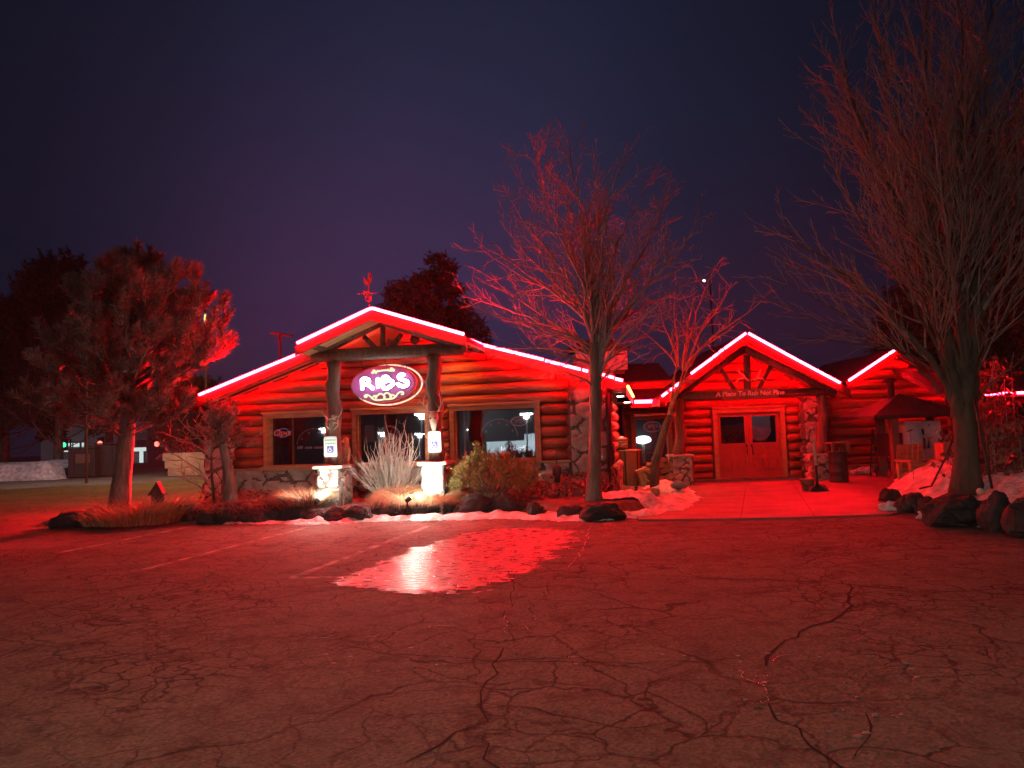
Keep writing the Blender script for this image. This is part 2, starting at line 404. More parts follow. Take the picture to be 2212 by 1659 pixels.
def stone_grid(mb, O, ux, uz, n, w, h, res=0.045, sc_=2.6, amp=0.05):
    a = max(2, int(w / res)); b = max(2, int(h / res)); vs = []; fs = []; ev = []
    for j in range(b + 1):
        for i in range(a + 1):
            x = w * i / a; z = h * j / b; P = O + ux * x + uz * z
            q = V((P.x * sc_ + P.y * sc_, P.y * 0.3, P.z * sc_ * 1.25))
            q += noise.noise_vector(P * 3.1) * 0.25
            dd, pp = noise.voronoi(q)
            e = min(1.0, max(0.0, (dd[1] - dd[0]) / 0.16)); e = e * e * (3 - 2 * e)
            c = noise.cell(pp[0] * 5.3)
            d = e * amp * (0.75 + 0.5 * c) + noise.noise(P * 9) * amp * 0.18
            if i in (0, a) or j in (0, b): d = 0
            vs.append(P + n * d); ev.append(e * (i not in (0, a)))
    mf = []
    for j in range(b):
        for i in range(a):
            k = j * (a + 1) + i; q = (k, k + 1, k + a + 2, k + a + 1)
            (fs if sum(ev[w_] for w_ in q) > 2.0 else mf).append(q)
    mb.add(vs, fs + mf); mb.mi[len(mb.mi) - len(mf):] = [1] * len(mf)


def stone_block(mb, fr, u0, u1, v0, v1, z0, z1, **kw):
    stone_grid(mb, fr.pt(u0, v1, z0), fr.u, fr.z, fr.n, u1 - u0, z1 - z0, **kw)
    stone_grid(mb, fr.pt(u1, v1, z0), -fr.n, fr.z, fr.u, v1 - v0, z1 - z0, **kw)
    stone_grid(mb, fr.pt(u0, v0, z0), fr.n, fr.z, -fr.u, v1 - v0, z1 - z0, **kw)
    fr.box(mb, u0 + .03, u1 - .03, v0 + .03, v1 - .03, z0, z1)


def log_rows(mb, fr, z0, pitch, n, lim, openings, v=0.0, r=None, rng=None):
    r = r or pitch * 0.54
    for i in range(n):
        zc = z0 + pitch * (i + 0.5)
        a, b = lim(zc)
        if b - a < 0.25: continue
        iv = [(a, b, 0, 0)]
        for (o0, o1, p0, p1) in openings:
            if p0 < zc < p1:
                nx = []
                for (s, e, t0, t1) in iv:
                    if o1 <= s or o0 >= e: nx.append((s, e, t0, t1)); continue
                    if o0 > s: nx.append((s, o0, t0, 1))
                    if o1 < e: nx.append((o1, e, 1, t1))
                iv = nx
        for (s, e, t0, t1) in iv:
            if e - s < 0.08: continue
            k = max(2, int((e - s) / 0.9) + 1); us = [s + (e - s) * q / k for q in range(k + 1)]
            ro = r * rng.uniform(.93, 1.05); rr = [ro * rng.uniform(0.97, 1.03) for _ in us]
            if t0: us = [s, s + min(.07, (e - s) * .3)] + us[1:]; rr = [r * 0.62, r] + rr[1:]
            if t1: us = us[:-1] + [e - min(.07, (e - s) * .3), e]; rr = rr[:-1] + [r, r * 0.62]
            mb.tube([fr.pt(u, v + rng.uniform(-.008, .008), zc + rng.uniform(-.006, .006)) for u in us], rr, 12)
# ------------------------------------------------------------------ frames
FA = Frame(0.0, 17.32, 10.2)       # dining hall front wall
FB = Frame(0.0, 22.5, 0.0)         # entrance wall
FC = Frame(0.0, 24.5, 0.0)         # right wing wall
rng = random.Random(11)
BEDZ = 0.26

# ------------------------------------------------------------------ ground
g = MB(); n_ = 40
g.quad((-160, -220, 0), (160, -220, 0), (160, 220, 0), (-160, 220, 0))
kind(g.build('parking_lot', M['asphalt']), 'structure')

FRONT = sorted([tuple(gz(x, y, 0).xy) for x, y in ((100, 1138), (190, 1142), (300, 1140), (430, 1134), (600, 1128), (760, 1123), (900, 1116), (1020, 1112), (1130, 1112), (1240, 1122), (1345, 1122), (1420, 1106), (1490, 1080))])


def front_y(x):
    if x <= FRONT[0][0]: return FRONT[0][1] + (FRONT[0][0] - x) * 2
    for (a, b), (c, d) in zip(FRONT, FRONT[1:]):
        if a <= x <= c: return b + (d - b) * (x - a) / max(1e-6, c - a)
    return FRONT[-1][1] + (x - FRONT[-1][0]) * 4


def sst(a, b, x):
    t = min(1, max(0, (x - a) / (b - a))); return t * t * (3 - 2 * t)


def bed_h(x, y):
    s = sst(0.0, 0.55, y - front_y(x))
    s *= (1 - sst(2.4, 3.5, x)) * sst(-11.0, -10.2, x) * (1 - sst(17.6, 19.6, y) * (1 if x < -6.8 else 0))
    return s * (BEDZ + 0.05 * noise.noise(V((x * 1.7, y * 1.7, 0)))) - 0.03


def field(name, x0, x1, y0, y1, res, h, mat, k, keep=None, smooth=True):
    a = int((x1 - x0) / res); b = int((y1 - y0) / res); mb = MB(); idx = {}; vs = []; fs = []
    H = [[h(x0 + (x1 - x0) * i / a, y0 + (y1 - y0) * j / b) for i in range(a + 1)] for j in range(b + 1)]

    def vid(i, j):
        if (i, j) not in idx:
            idx[(i, j)] = len(vs); vs.append((x0 + (x1 - x0) * i / a, y0 + (y1 - y0) * j / b, H[j][i]))
        return idx[(i, j)]
    lim = keep if keep is not None else -0.02
    for j in range(b):
        for i in range(a):
            if max(H[j][i], H[j][i + 1], H[j + 1][i], H[j + 1][i + 1]) > lim:
                fs.append((vid(i, j), vid(i + 1, j), vid(i + 1, j + 1), vid(i, j + 1)))
    mb.add(vs, fs); o = mb.build(name, mat, None, smooth); o['kind'] = k; return o


field('planting_bed', -11.2, 4.2, 12.2, 22.0, 0.12, bed_h, M['soil'], 'structure')

# concrete walk in front of the entrance, with a low edge
mb = MB()
ap = [gz(1380, 1122, .03), gz(1500, 1121, .03), gz(1720, 1117, .03), gz(1925, 1110, .03)]
poly = [V((p.x, p.y, -0.05)) for p in ap] + [V((10.5, 16.5, -.05)), V((16, 24.4, -.05)), V((3.0, 24.4, -.05))]
mb.prism(poly, (0, 0, 0.08)); kind(mb.build('concrete_walk', M['concrete']), 'structure')
mb = MB()
for (p, q) in (((1470, 1090), (1905, 1082)), ((1440, 1066), (1880, 1058)), ((1600, 1119), (1612, 1048)), ((1760, 1115), (1712, 1044))):
    A, B = gz(*p, .034), gz(*q, .034); s_ = (B - A).normalized().cross(V((0, 0, 1))) * .004; mb.quad(A - s_, B - s_, B + s_, A + s_)
kind(mb.build('walk_joint', M['asphalt_bits']), 'structure')
mb = MB()
dl, dr = FB.uz(1490, 1046, 0.35)[0], FB.uz(1735, 1036, 0.35)[0]
mb.box(((dl + dr) / 2, 22.2, .055), (dr - dl, 0.62, .05)); kind(mb.build('door_step', M['concrete']), 'structure')

# parking stripes
for (a, b) in (((631, 1249), (925, 1137)), ((290, 1236), (665, 1139)), ((120, 1196), (420, 1136)), ((631, 1249), (760, 1246))):
    p, q = gz(*a), gz(*b); d = (q - p).normalized(); s = V((-d.y, d.x, 0)) * 0.055; mb = MB(); k = 14
    for i in range(k):
        A = p + (q - p) * i / k; B = p + (q - p) * (i + 1) / k
        A.z = B.z = .004; w0 = 1 + .15 * math.sin(i * 2.1); w1 = 1 + .15 * math.sin((i + 1) * 2.1)
        mb.quad(A - s * w0, B - s * w1, B + s * w1, A + s * w0)
    kind(mb.build('parking_line', M['paint']), 'structure')


# ribbons: filled cracks
def ribbon(mb, pts, w, z, rg, jit=0.05):
    P = [gz(x, y) for x, y in pts]; Q = []
    for a, b in zip(P, P[1:]):
        k = max(2, int((b - a).length / 0.16))
        for i in range(k): Q.append(a + (b - a) * i / k + V((rg.uniform(-jit, jit), rg.uniform(-jit, jit), 0)))
    Q.append(P[-1]); L_ = []
    for i, p in enumerate(Q):
        t = (Q[min(i + 1, len(Q) - 1)] - Q[max(0, i - 1)]).normalized(); s = V((-t.y, t.x, 0)) * w * .38 * rg.uniform(.3, 1.0) * (0.5 if i in (0, len(Q) - 1) else 1)
        L_.append((V((p.x, p.y, z)) - s, V((p.x, p.y, z)) + s))
    for (a, b), (c, d) in zip(L_, L_[1:]): mb.quad(a, c, d, b)


mb = MB(); rg = random.Random(5)
for pts, w in (([(1148, 1233), (1400, 1242), (1752, 1258), (2000, 1275), (2230, 1285)], .035), ([(1840, 1262), (1835, 1300), (1820, 1330), (1770, 1355), (1710, 1375), (1680, 1400), (1655, 1440)], .045),
               ([(1655, 1520), (1690, 1560), (1720, 1580), (1735, 1610), (1790, 1640), (1830, 1680)], .03), ([(1752, 1258), (1790, 1244), (1900, 1246), (2050, 1238), (2215, 1225)], .02),
               ([(1360, 1205), (1400, 1225), (1460, 1232), (1530, 1250), (1600, 1255)], .02), ([(900, 1640), (1040, 1560), (1045, 1500), (1070, 1440), (1088, 1400)], .03),
               ([(720, 1395), (880, 1415), (1090, 1428), (1330, 1432), (1560, 1432)], .022), ([(1030, 1590), (1060, 1640), (1120, 1700)], .025),
               ([(1098, 1230), (1110, 1290), (1094, 1340), (1110, 1390)], .018), ([(1200, 1240), (1180, 1280), (1150, 1300), (1150, 1340)], .018), ([(700, 1360), (560, 1330), (510, 1320), (420, 1310)], .018),
               ([(1000, 1520), (1150, 1535), (1330, 1570), (1450, 1560)], .02), ([(1840, 1640), (1880, 1600), (1870, 1540)], .022), ([(300, 1540), (303, 1495)], .02)):
    ribbon(mb, pts, w, .004, rg)
kind(mb.build('pavement_crack', M['asphalt_bits']), 'structure')
mb = MB()
ribbon(mb, [(1282, 1128), (1275, 1145), (1262, 1180), (1248, 1205), (1228, 1226)], .035, .006, rg, .03)
for pts in ([(1090, 1330), (1100, 1345), (1092, 1370)], [(1155, 1328), (1158, 1340)], [(1140, 1352), (1148, 1366)], [(680, 1378), (720, 1380), (760, 1374)], [(790, 1376), (820, 1371)], [(850, 1365), (880, 1363)], [(910, 1358), (985, 1352)],
            [(1588, 1445), (1610, 1462), (1640, 1480), (1660, 1515)], [(1625, 1470), (1640, 1455)], [(1670, 1430), (1700, 1415)]):
    ribbon(mb, pts, .018, .006, rg, .03)
for k in range(46):
    x, y = (rg.uniform(1560, 2000), rg.uniform(1400, 1600)) if k < 30 else (rg.uniform(660, 1500), rg.uniform(1395, 1445))
    p = gz(x, y); s = rg.uniform(.012, .03); mb.blob((p.x, p.y, .004), (s * rg.uniform(.6, 1.3), s * .6, .004), k, .3, 1)
kind(mb.build('ice_crumbs', M['ice']), 'stuff')

# refrozen ice sheet
ICE = [tuple(gz(x, y).xy) for x, y in ((715, 1262), (800, 1228), (850, 1205), (905, 1180), (960, 1168), (985, 1158), (1030, 1148), (1089, 1143), (1180, 1141), (1240, 1150), (1232, 1172), (1200, 1196), (1164, 1220), (1110, 1246), (1060, 1266), (960, 1284), (860, 1282), (770, 1274))]


def poly_d(pt, P):
    x, y = pt; ins = False; dm = 1e9
    for (a, b), (c, d) in zip(P, P[1:] + P[:1]):
        if (b > y) != (d > y) and x < (c - a) * (y - b) / (d - b) + a: ins = not ins
        ex, ey = c - a, d - b; t = max(0, min(1, ((x - a) * ex + (y - b) * ey) / (ex * ex + ey * ey)))
        dm = min(dm, math.hypot(a + ex * t - x, b + ey * t - y))
    return dm if ins else -dm


def ice_h(x, y):
    d = min(.3, poly_d((x, y), ICE)) + 0.22 * noise.noise(V((x * 1.6, y * 2.6, 3))) + .2 * noise.noise(V((x * 4, y * 9, 1))) + .13 * noise.noise(V((x * 8, y * 20, 7))) + .03
    return 0.005 + 0.012 * sst(0, .4, d) if d > 0 else -1


xs = [p[0] for p in ICE]; ys = [p[1] for p in ICE]


def field_cut(name, x0, x1, y0, y1, res, h, mat, k):
    """height field that keeps only the cells whose four corners lie on the patch"""
    a = int((x1 - x0) / res); b = int((y1 - y0) / res); mb = MB(); idx = {}; vs = []; fs = []
    H = [[h(x0 + (x1 - x0) * i / a, y0 + (y1 - y0) * j / b) for i in range(a + 1)] for j in range(b + 1)]

    def vid(i, j):
        if (i, j) not in idx: idx[(i, j)] = len(vs); vs.append((x0 + (x1 - x0) * i / a, y0 + (y1 - y0) * j / b, H[j][i]))
        return idx[(i, j)]
    for j in range(b):
        for i in range(a):
            q = [(i, j), (i + 1, j), (i + 1, j + 1), (i, j + 1)]; q = [c for c in q if H[c[1]][c[0]] > -.5]
            if len(q) >= 3: fs.append(tuple(vid(*c) for c in q))
    mb.add(vs, fs); o = mb.build(name, mat, None, True); o['kind'] = k; return o


field_cut('ice_sheet', min(xs) - .4, max(xs) + .4, min(ys) - .4, max(ys) + .4, 00.028, ice_h, M['ice'], 'stuff')


# snow: strip along the boulders and the heap at the bed's right end
def chain_d(x, y, P):
    dm = -9
    for (a, b, r), (c, d, s) in zip(P, P[1:]):
        ex, ey = c - a, d - b; t = max(0, min(1, ((x - a) * ex + (y - b) * ey) / (ex * ex + ey * ey + 1e-9)))
        dm = max(dm, (r + (s - r) * t) - math.hypot(a + ex * t - x, b + ey * t - y))
    return dm


STRIP = [(*gz(x, y).xy, r) for x, y, r in ((500, 1132, .1), (600, 1131, .2), (700, 1130, .3), (800, 1124, .35), (900, 1122, .35), (1000, 1119, .36), (1100, 1116, .42), (1200, 1122, .3), (1290, 1122, .36), (1380, 1116, .3), (1430, 1108, .2))]


def snow_h(x, y):
    d = chain_d(x, y, STRIP) + .16 * noise.noise(V((x * 2.3, y * 2.3, 0))) + .06 * noise.noise(V((x * 9, y * 9, 0)))
    if d <= 0: return -1
    return 0.008 + .075 * sst(0, .25, d) * (1 + .9 * noise.noise(V((x * 4, y * 4, 5)))) + .012 * noise.noise(V((x * 13, y * 13, 0)))


field_cut('snow_strip', -7.2, 3.2, 11.6, 15.6, .04, snow_h, M['snow'], 'stuff')
HEAP = [(*gz(x, y, .15).xy, r) for x, y, r in ((1285, 1082, .25), (1360, 1085, .5), (1430, 1085, .55), (1470, 1065, .5), (1440, 1045, .6), (1430, 1020, .35))]


def heap_h(x, y):
    d = chain_d(x, y, HEAP) + .12 * noise.noise(V((x * 2, y * 2, 9))) + .05 * noise.noise(V((x * 8, y * 8, 0)))
    if d <= 0: return -1
    b = max(0.0, bed_h(x, y))
    return b + 0.03 + .15 * sst(0, .55, d) * (1 + .4 * noise.noise(V((x * 2.6, y * 2.6, 2)))) + .05 * noise.noise(V((x * 6, y * 6, 0))) + .02 * noise.noise(V((x * 15, y * 15, 0)))


field_cut('snow_heap', 1.2, 5.6, 13.2, 22, .05, heap_h, M['snow'], 'stuff')

# right mound
LX = [(9.6, 6.2), (10.4, 6.7), (11.6, 6.75), (13, 7.0), (15, 7.35), (17, 8.1), (19, 9.2), (21, 10.4)]


def lx(y):
    if y <= LX[0][0]: return LX[0][1] + (LX[0][0] - y) * .3
    for (a, b), (c, d) in zip(LX, LX[1:]):
        if a <= y <= c: return b + (d - b) * (y - a) / (c - a)
    return LX[-1][1] + (y - LX[-1][0]) * .6


def mound_h(x, y):
    d = min(x - lx(y), 21.5 - y, (y - 10.2) * 1.0) + .2 * noise.noise(V((x * 1.4, y * 1.4, 4)))
    h = .55 * sst(-.05, 1.5, d) + .1 * sst(0, .2, d) + sst(0, .8, d) * (.12 * noise.noise(V((x * 1.6, y * 1.6, 0))) + .05 * noise.noise(V((x * 5, y * 5, 0)))) + .018 * noise.noise(V((x * 14, y * 14, 0)))
    return h - .05


field('snow_mound', 5.6, 15, 9.4, 22.5, .07, mound_h, M['snow'], 'structure')

# ------------------------------------------------------------------ the restaurant
RB = thing('log_restaurant', 'long log cabin restaurant with stone corners and glowing red light strips along its gabled roofs', 'restaurant', FA.pt(-2, 0, 0))


def seg_pts(fr, a, b, v):
    return fr.px(*a, v), fr.px(*b, v)


def strips(fr, segs, v, r=.029, mat='led'):
    for (a, b) in segs:
        mb = MB(); P, Q = fr.px(*a, v), fr.px(*b, v); mb.tube([P, Q], r, 8); mb.build('light_strip', M[mat], RB, True)


# --- main hall gable
VR = 0.85
lA, lB = FA.uz(425, 855, VR), FA.uz(648, 763, VR)
rA, rB = FA.uz(1005, 730, VR), FA.uz(1345, 822, VR)
sl = (lB[1] - lA[1]) / (lB[0] - lA[0]); sr = (rB[1] - rA[1]) / (rB[0] - rA[0])
ua = ((rA[1] - sr * rA[0]) - (lA[1] - sl * lA[0])) / (sl - sr); za = lA[1] + sl * (ua - lA[0])
eL = FA.uz(413, 861, VR)[0] - .04; eR = FA.uz(1352, 824, VR)[0]
rz = lambda u: (lA[1] + sl * (u - lA[0]) if u < ua else rA[1] + sr * (u - rA[0])) - .03     # roof top at the tubes
print('hall apex', ua, za, 'slopes', sl, sr, 'eaves', eL, rz(eL), eR, rz(eR))
mb = MB(); T = .12
FA.slab(mb, [(eL, rz(eL)), (ua, rz(ua)), (ua, rz(ua) - T), (eL, rz(eL) - T)], -9.5, VR - .05)
FA.slab(mb, [(ua, rz(ua)), (eR, rz(eR)), (eR, rz(eR) - T), (ua, rz(ua) - T)], -9.5, VR - .05)
mb.build('gable_roof', M['shingle'], RB)
mb = MB(); H = .22
FA.slab(mb, [(eL, rz(eL)), (ua, rz(ua)), (ua, rz(ua) - H), (eL, rz(eL) - H)], VR - .05, VR - .008)
FA.slab(mb, [(ua, rz(ua)), (eR, rz(eR)), (eR, rz(eR) - H), (ua, rz(ua) - H)], VR - .05, VR - .008)
mb.build('fascia', M['fascia'], RB)
mb = MB()
FA.slab(mb, [(eL + .1, rz(eL + .1) - T - .003), (ua, rz(ua) - T - .003), (ua, rz(ua) - T - .03), (eL + .1, rz(eL + .1) - T - .03)], .0, VR - .052)
FA.slab(mb, [(ua, rz(ua) - T - .003), (eR - .1, rz(eR - .1) - T - .003), (eR - .1, rz(eR - .1) - T - .03), (ua, rz(ua) - T - .03)], .0, VR - .052)
mb.build('soffit', M['soffit'], RB)
strips(FA, [((430, 853), (444, 847)), ((447, 846), (645, 764)), ((1008, 731), (1040, 744)), ((1043, 745), (1174, 777)), ((1178, 779), (1254, 798)), ((1258, 799), (1270, 802)), ((1291, 806), (1312, 812)), ((1315, 813), (1326, 816)), ((1329, 818), (1345, 822))], VR + .03)
# side eave strips, running back from both corners
for u, zz, vs in ((eL - .03, rz(eL) - .06, ((.6, -1.2), (-1.3, -3.4), (-3.5, -5.6), (-5.7, -7.4), (-7.5, -9.2))), (eR + .03, rz(eR) - .06, ((.5, -.6), (-.7, -1.8), (-1.9, -3.1), (-3.2, -4.6)))):
    for (a, b) in vs:
        mb = MB(); mb.tube([FA.pt(u, a, zz), FA.pt(u, b, zz)], .036 if u < 0 else .03, 8); mb.build('light_strip', M['led' if u < 0 else 'ledwarm'], RB, True)
    mb = MB(); sg = 1 if u > 0 else -1
    FA.box(mb, u - sg * .03, u - sg * .06, -9, VR - .06, zz - .2, zz + .04); mb.build('fascia', M['fascia'], RB)

# rope lights added out of sight under eaves and behind beams, washing the walls
def eave(fr, P, Q, v, drop, r=.022, val=True):
    if val and v < 1:      # small valance board hiding the added rope light
        mb = MB(); fr.slab(mb, [(P[0], P[1] - drop + .02), (Q[0], Q[1] - drop + .02), (Q[0], Q[1] - drop - .035), (P[0], P[1] - drop - .035)], v + .028, v + .04); mb.build('added_valance', M['fascia'], RB)
    mb = MB(); mb.tube([fr.pt(P[0], v, P[1] - drop), fr.pt(Q[0], v, Q[1] - drop)], r, 6); mb.build('added_eave_light', M['eavefill'], RB, True)


eave(FA, (eL + .3, rz(eL + .3)), (ua - .05, rz(ua - .05)), .34, .172, .018); eave(FA, (ua + .05, rz(ua + .05)), (eR - .3, rz(eR - .3)), .34, .172, .018)
# --- hall front wall
sillL, sillR = FA.uz(512, 1015), FA.uz(1228, 990)
SILL = (sillL[1] + sillR[1]) / 2; print('sill', sillL, sillR)
uL = FA.uz(507, 950)[0]; uLp = FA.uz(441, 950, .45)[0]; uR = FA.uz(1231, 900)[0]; uRp = FA.uz(1313, 900, .1)[0]
pitch = .266


def rect(fr, x0, y0a, y0b, x1, y1a, y1b, v=0):
    """(u0,u1,z0,z1) from the pixel corners: x0 with its top/bottom y, x1 with its top/bottom y"""
    a, b = fr.uz(x0, y0a, v), fr.uz(x0, y0b, v); c, d = fr.uz(x1, y1a, v), fr.uz(x1, y1b, v)
    return ((a[0] + b[0]) / 2, (c[0] + d[0]) / 2, (b[1] + d[1]) / 2, (a[1] + c[1]) / 2)


W1 = rect(FA, 573, 898, 1005, 716, 893, 1000); W2 = rect(FA, 764, 887, 1000, 932, 880, 996); W3 = rect(FA, 974, 878, 997, 1169, 868, 988)
wtop = (W1[3] + W2[3] + W3[3]) / 3
nrow = max(1, round((wtop - SILL) / pitch)); pitch = (wtop - SILL) / nrow; print('windows', W1, W2, W3, 'rows', nrow, pitch)
W1, W2, W3 = [(w[0], w[1], SILL, wtop) for w in (W1, W2, W3)]


def lim_hall(zc):
    zz = zc + .02
    a = max(uL, eL + (zz + T + .06 - rz(eL)) / sl); b = min(uRp, eR + (zz + T + .06 - rz(eR)) / sr)
    if zc < 3.0: b = min(b, uR)
    return a, b


lw = MB(); log_rows(lw, FA, SILL, pitch, 16, lim_hall, [(w[0], w[1], w[2] - .01, w[3] + .01) for w in (W1, W2, W3)], 0.0, pitch * .503, rng)
lw.build('log_wall', M['log'], RB, True)
# solid wall behind the logs, pierced by the windows
wb = MB(); us = [uLp, W1[0], W1[1], W2[0], W2[1], W3[0], W3[1], uRp]
for i in range(0, 8, 2): FA.box(wb, us[i], us[i + 1], -.2, -.06, BEDZ - .3, wtop)
FA.slab(wb, [(uLp, wtop), (uRp, wtop), (uRp, rz(uRp) - T - .04), (ua, rz(ua) - T - .04), (uLp, rz(uLp) - T - .04)], -.2, -.06)
for w in (W1, W2, W3): FA.box(wb, w[0], w[1], -.2, -.06, BEDZ - .3, SILL - .003)
wb.build('wall_core', M['log'], RB)
# stone base, ledge, corner piers
mb = MB(); stone_grid(mb, FA.pt(uL, .12, BEDZ - .4), FA.u, FA.z, FA.n, uR - uL, SILL - .06 - BEDZ + .4, res=.04, sc_=2.1, amp=.1)
FA.box(mb, uL, uR, -.05, .07, BEDZ - .4, SILL - .06); mb.build('stone_base', M['stones'], RB, True)
mb = MB(); FA.box(mb, uL - .02, uR + .0, .0, .2, SILL - .06, SILL - .005); mb.build('ledge', M['trim'], RB)
for a, b, zt in ((uLp, uL - .03, 3.0), (uR, uRp, 3.0)):
    mb = MB(); top = min(rz(a), rz(b)) - T - .05; print('pier', a, b, top)
    stone_block(mb, FA, a, b, -.35, .42 if a < -5 else .14, BEDZ - .45, top, res=.03, sc_=2.6, amp=.1); mb.build('stone_pier', M['stones'], RB, True)
mb = MB(); FA.box(mb, uL - .1, uL - .02, .13, .2, SILL - .05, wtop + .02); mb.build('corner_board', M['trim'], RB)
# right side wall of the hall, running back to the entrance wing
mb = MB()
for i in range(9):
    zc = .9 + i * .27; mb.tube([FA.pt(uRp - .12, -.4, zc), FA.pt(uRp - .12, -2.6, zc + .004), FA.pt(uRp - .12, -6.0, zc)], .145, 10)
mb.build('side_wall', M['log'], RB, True)
mb = MB(); FA.box(mb, uRp - .35, uRp - .2, -9, -.36, 0, rz(eR) - .3); FA.box(mb, uLp, uLp + .15, -9, -.36, 0, rz(eL) - .2); FA.box(mb, uLp, uRp, -9.1, -9, 0, 2.6); mb.build('wall_core', M['log'], RB)
mb = MB(); stone_grid(mb, FA.pt(uRp + .03, -.4, 0), -FA.n, FA.z, FA.u, 5.6, .8, res=.06, sc_=2.2, amp=.09); mb.build('stone_base', M['stones'], RB, True)
P = FA.pt(uLp - .3, .15, 1.5); mb = MB(); mb.tube([FA.pt(uLp, .15, 1.55), FA.pt(uLp - .2, .15, 1.55), P], [.03, .05, .08], 10); wl_ = mb.build('added_wall_light', M['iron'], RB, True)
lamp('red_fill', 'SPOT', P + FA.u * -.05, 3800, (1, .006, .014), wl_, .05, V((-12.5, 16.8, 0)), 165, .5)  # added red flood, brightening the drive and plants at the left corner
# downspout at the pier's edge
mb = MB(); mb.tube([FA.px(1316, 850, .2), FA.px(1316, 1035, .2)], .045, 8); mb.build('downspout', M['iron'], RB, True)


# --- windows
def window(fr, w, tilt=.8, mull=(), depth=.1, vg=-.12):
    u0, u1, z0, z1 = w; t = .1; mb = MB()
    fr.box(mb, u0, u0 + t, vg, depth, z0, z1); fr.box(mb, u1 - t, u1, vg, depth, z0, z1)
    fr.box(mb, u0 + t, u1 - t, vg, depth, z1 - t, z1); fr.box(mb, u0 + t, u1 - t, vg, depth, z0, z0 + t * .6)
    fr.box(mb, u0 + t, u0 + t + .05, vg + .02, depth - .07, z0 + t * .6, z1 - t); fr.box(mb, u1 - t - .05, u1 - t, vg + .02, depth - .07, z0 + t * .6, z1 - t)
    fr.box(mb, u0 - .02, u1 + .02, .02, depth + .06, z1 + .003, z1 + .055)
    fo = mb.build('window', M['trim'], RB)
    gb = MB(); h = z1 - z0; k = math.tan(math.radians(tilt)) * h / 2
    a, b = u0 + t + .05, u1 - t - .05; p, q = z0 + t * .6, z1 - t
    gb.quad(fr.pt(a, vg + .03 + k, p), fr.pt(b, vg + .03 + k, p), fr.pt(b, vg + .03 - k, q), fr.pt(a, vg + .03 - k, q))
    gb.build('pane', M['glass'], fo)
    for mu in mull:
        mm = MB(); fr.box(mm, a + (b - a) * mu - .02, a + (b - a) * mu + .02, vg - .03, vg + .0, p, q); mm.build('mullion', M['trim'], fo)
    sb = MB(); fr.box(sb, u0 - .02, u1 + .02, .02, .24, z0 - .004, z0 + .035); sb.build('sill', M['trim'], fo)
    ib = MB()   # dark room behind
    D = -2.2
    fr.box(ib, u0 - .3, u1 + .3, D - .05, D, z0 - .6, z1 + .4); fr.box(ib, u0 - .35, u0 - .3, D, -.21, z0 - .6, z1 + .4); fr.box(ib, u1 + .3, u1 + .35, D, -.21, z0 - .6, z1 + .4)
    fr.box(ib, u0 - .3, u1 + .3, D, -.21, z1 + .4, z1 + .45); fr.box(ib, u0 - .3, u1 + .3, D, -.21, z0 - .65, z0 - .6)
    ib.build('room', M['dark'], fo)
    return fo


WO1 = window(FA, W1, mull=(.36,)); WO2 = window(FA, W2, mull=(.37,)); WO3 = window(FA, W3, mull=(.08,))
# window lettering and decals (inside the panes)
dm = pm('decal_film', (0.5, 0.28, 0.28), (0.4, 0.2, 0.2), 9, .6); dm2 = pm('poster_paper', (0.3, 0.34, 0.4), (0.2, 0.24, 0.3), 9, .6)


def arch(fo, cx, cy, rx, ry, mat, v=-.135, n=9, fr=FA, size=.05):
    mb = MB(); u0, z0 = fr.uz(cx, cy); sx = (fr.uz(cx + rx, cy)[0] - u0); sz = fr.uz(cx, cy - ry)[1] - z0
    for i in range(n):
        a = math.pi * (.06 + .88 * i / (n - 1)); c = (u0 + sx * math.cos(a), z0 + sz * math.sin(a))
        t = V((-math.sin(a), math.cos(a))); nn = V((math.cos(a), math.sin(a))); l_ = size * (1.2 + .5 * (i % 2)); w_ = size * .32
        poly = [(c[0] + t.x * l_ * s1 + nn.x * w_ * s2, c[1] + t.y * l_ * s1 + nn.y * w_ * s2) for s1, s2 in ((-1, -.6), (1, -1), (.7, 1), (-.8, .6))]
        fr.slab(mb, poly, v, v - .004)
        c2 = (u0 + sx * .82 * math.cos(a), z0 + sz * .82 * math.sin(a))
        if i % 2: fr.slab(mb, [(c2[0] - .03, c2[1] - .02), (c2[0] + .03, c2[1] - .035), (c2[0] + .015, c2[1] + .03)], v, v - .004)
    return mb.build('decal', mat, fo)


arch(WO3, 1076, 945, 40, 40, dm, n=11); arch(WO1, 672, 962, 36, 36, dm, n=9)
mb = MB()
for i in range(15):
    if i in (3, 8): continue
    u, z = FA.uz(638 + i * 4.1, 968 - i * .12); h_ = .045 if i > 2 else .1
    FA.slab(mb, [(u - .012, z - .03), (u + .01, z - .03), (u + .022, z + h_ * .4), (u + .005, z + h_ * .6), (u - .01, z)], -.135, -.139)
mb.build('lettering', M['neondim'], WO1)
mb = MB(); p0, p1 = FA.uz(809, 912), FA.uz(862, 1000)
u0, z0 = FA.uz(836, 950)
for i in range(14):
    a = math.pi * i / 13; mb.blob(FA.pt(u0 + .27 * math.cos(a), -.15, z0 + .05 + .27 * math.sin(a)), (.035, .006, .035), i, .2, 1)
for s in (-1, 1): FA.box(mb, u0 + s * .27 - .012, u0 + s * .27 + .012, -.15, -.156, z0 - .5, z0 + .05)
FA.slab(mb, [(u0 + .19 * math.cos(math.pi * i / 12), z0 + .16 * math.sin(math.pi * i / 12)) for i in range(13)], -.15, -.156)
FA.slab(mb, [(u0 - .03, z0 - .04), (u0 + .06, z0 - .04), (u0 + .08, z0 - .2)], -.15, -.156)
mb.build('poster', dm2, WO2)
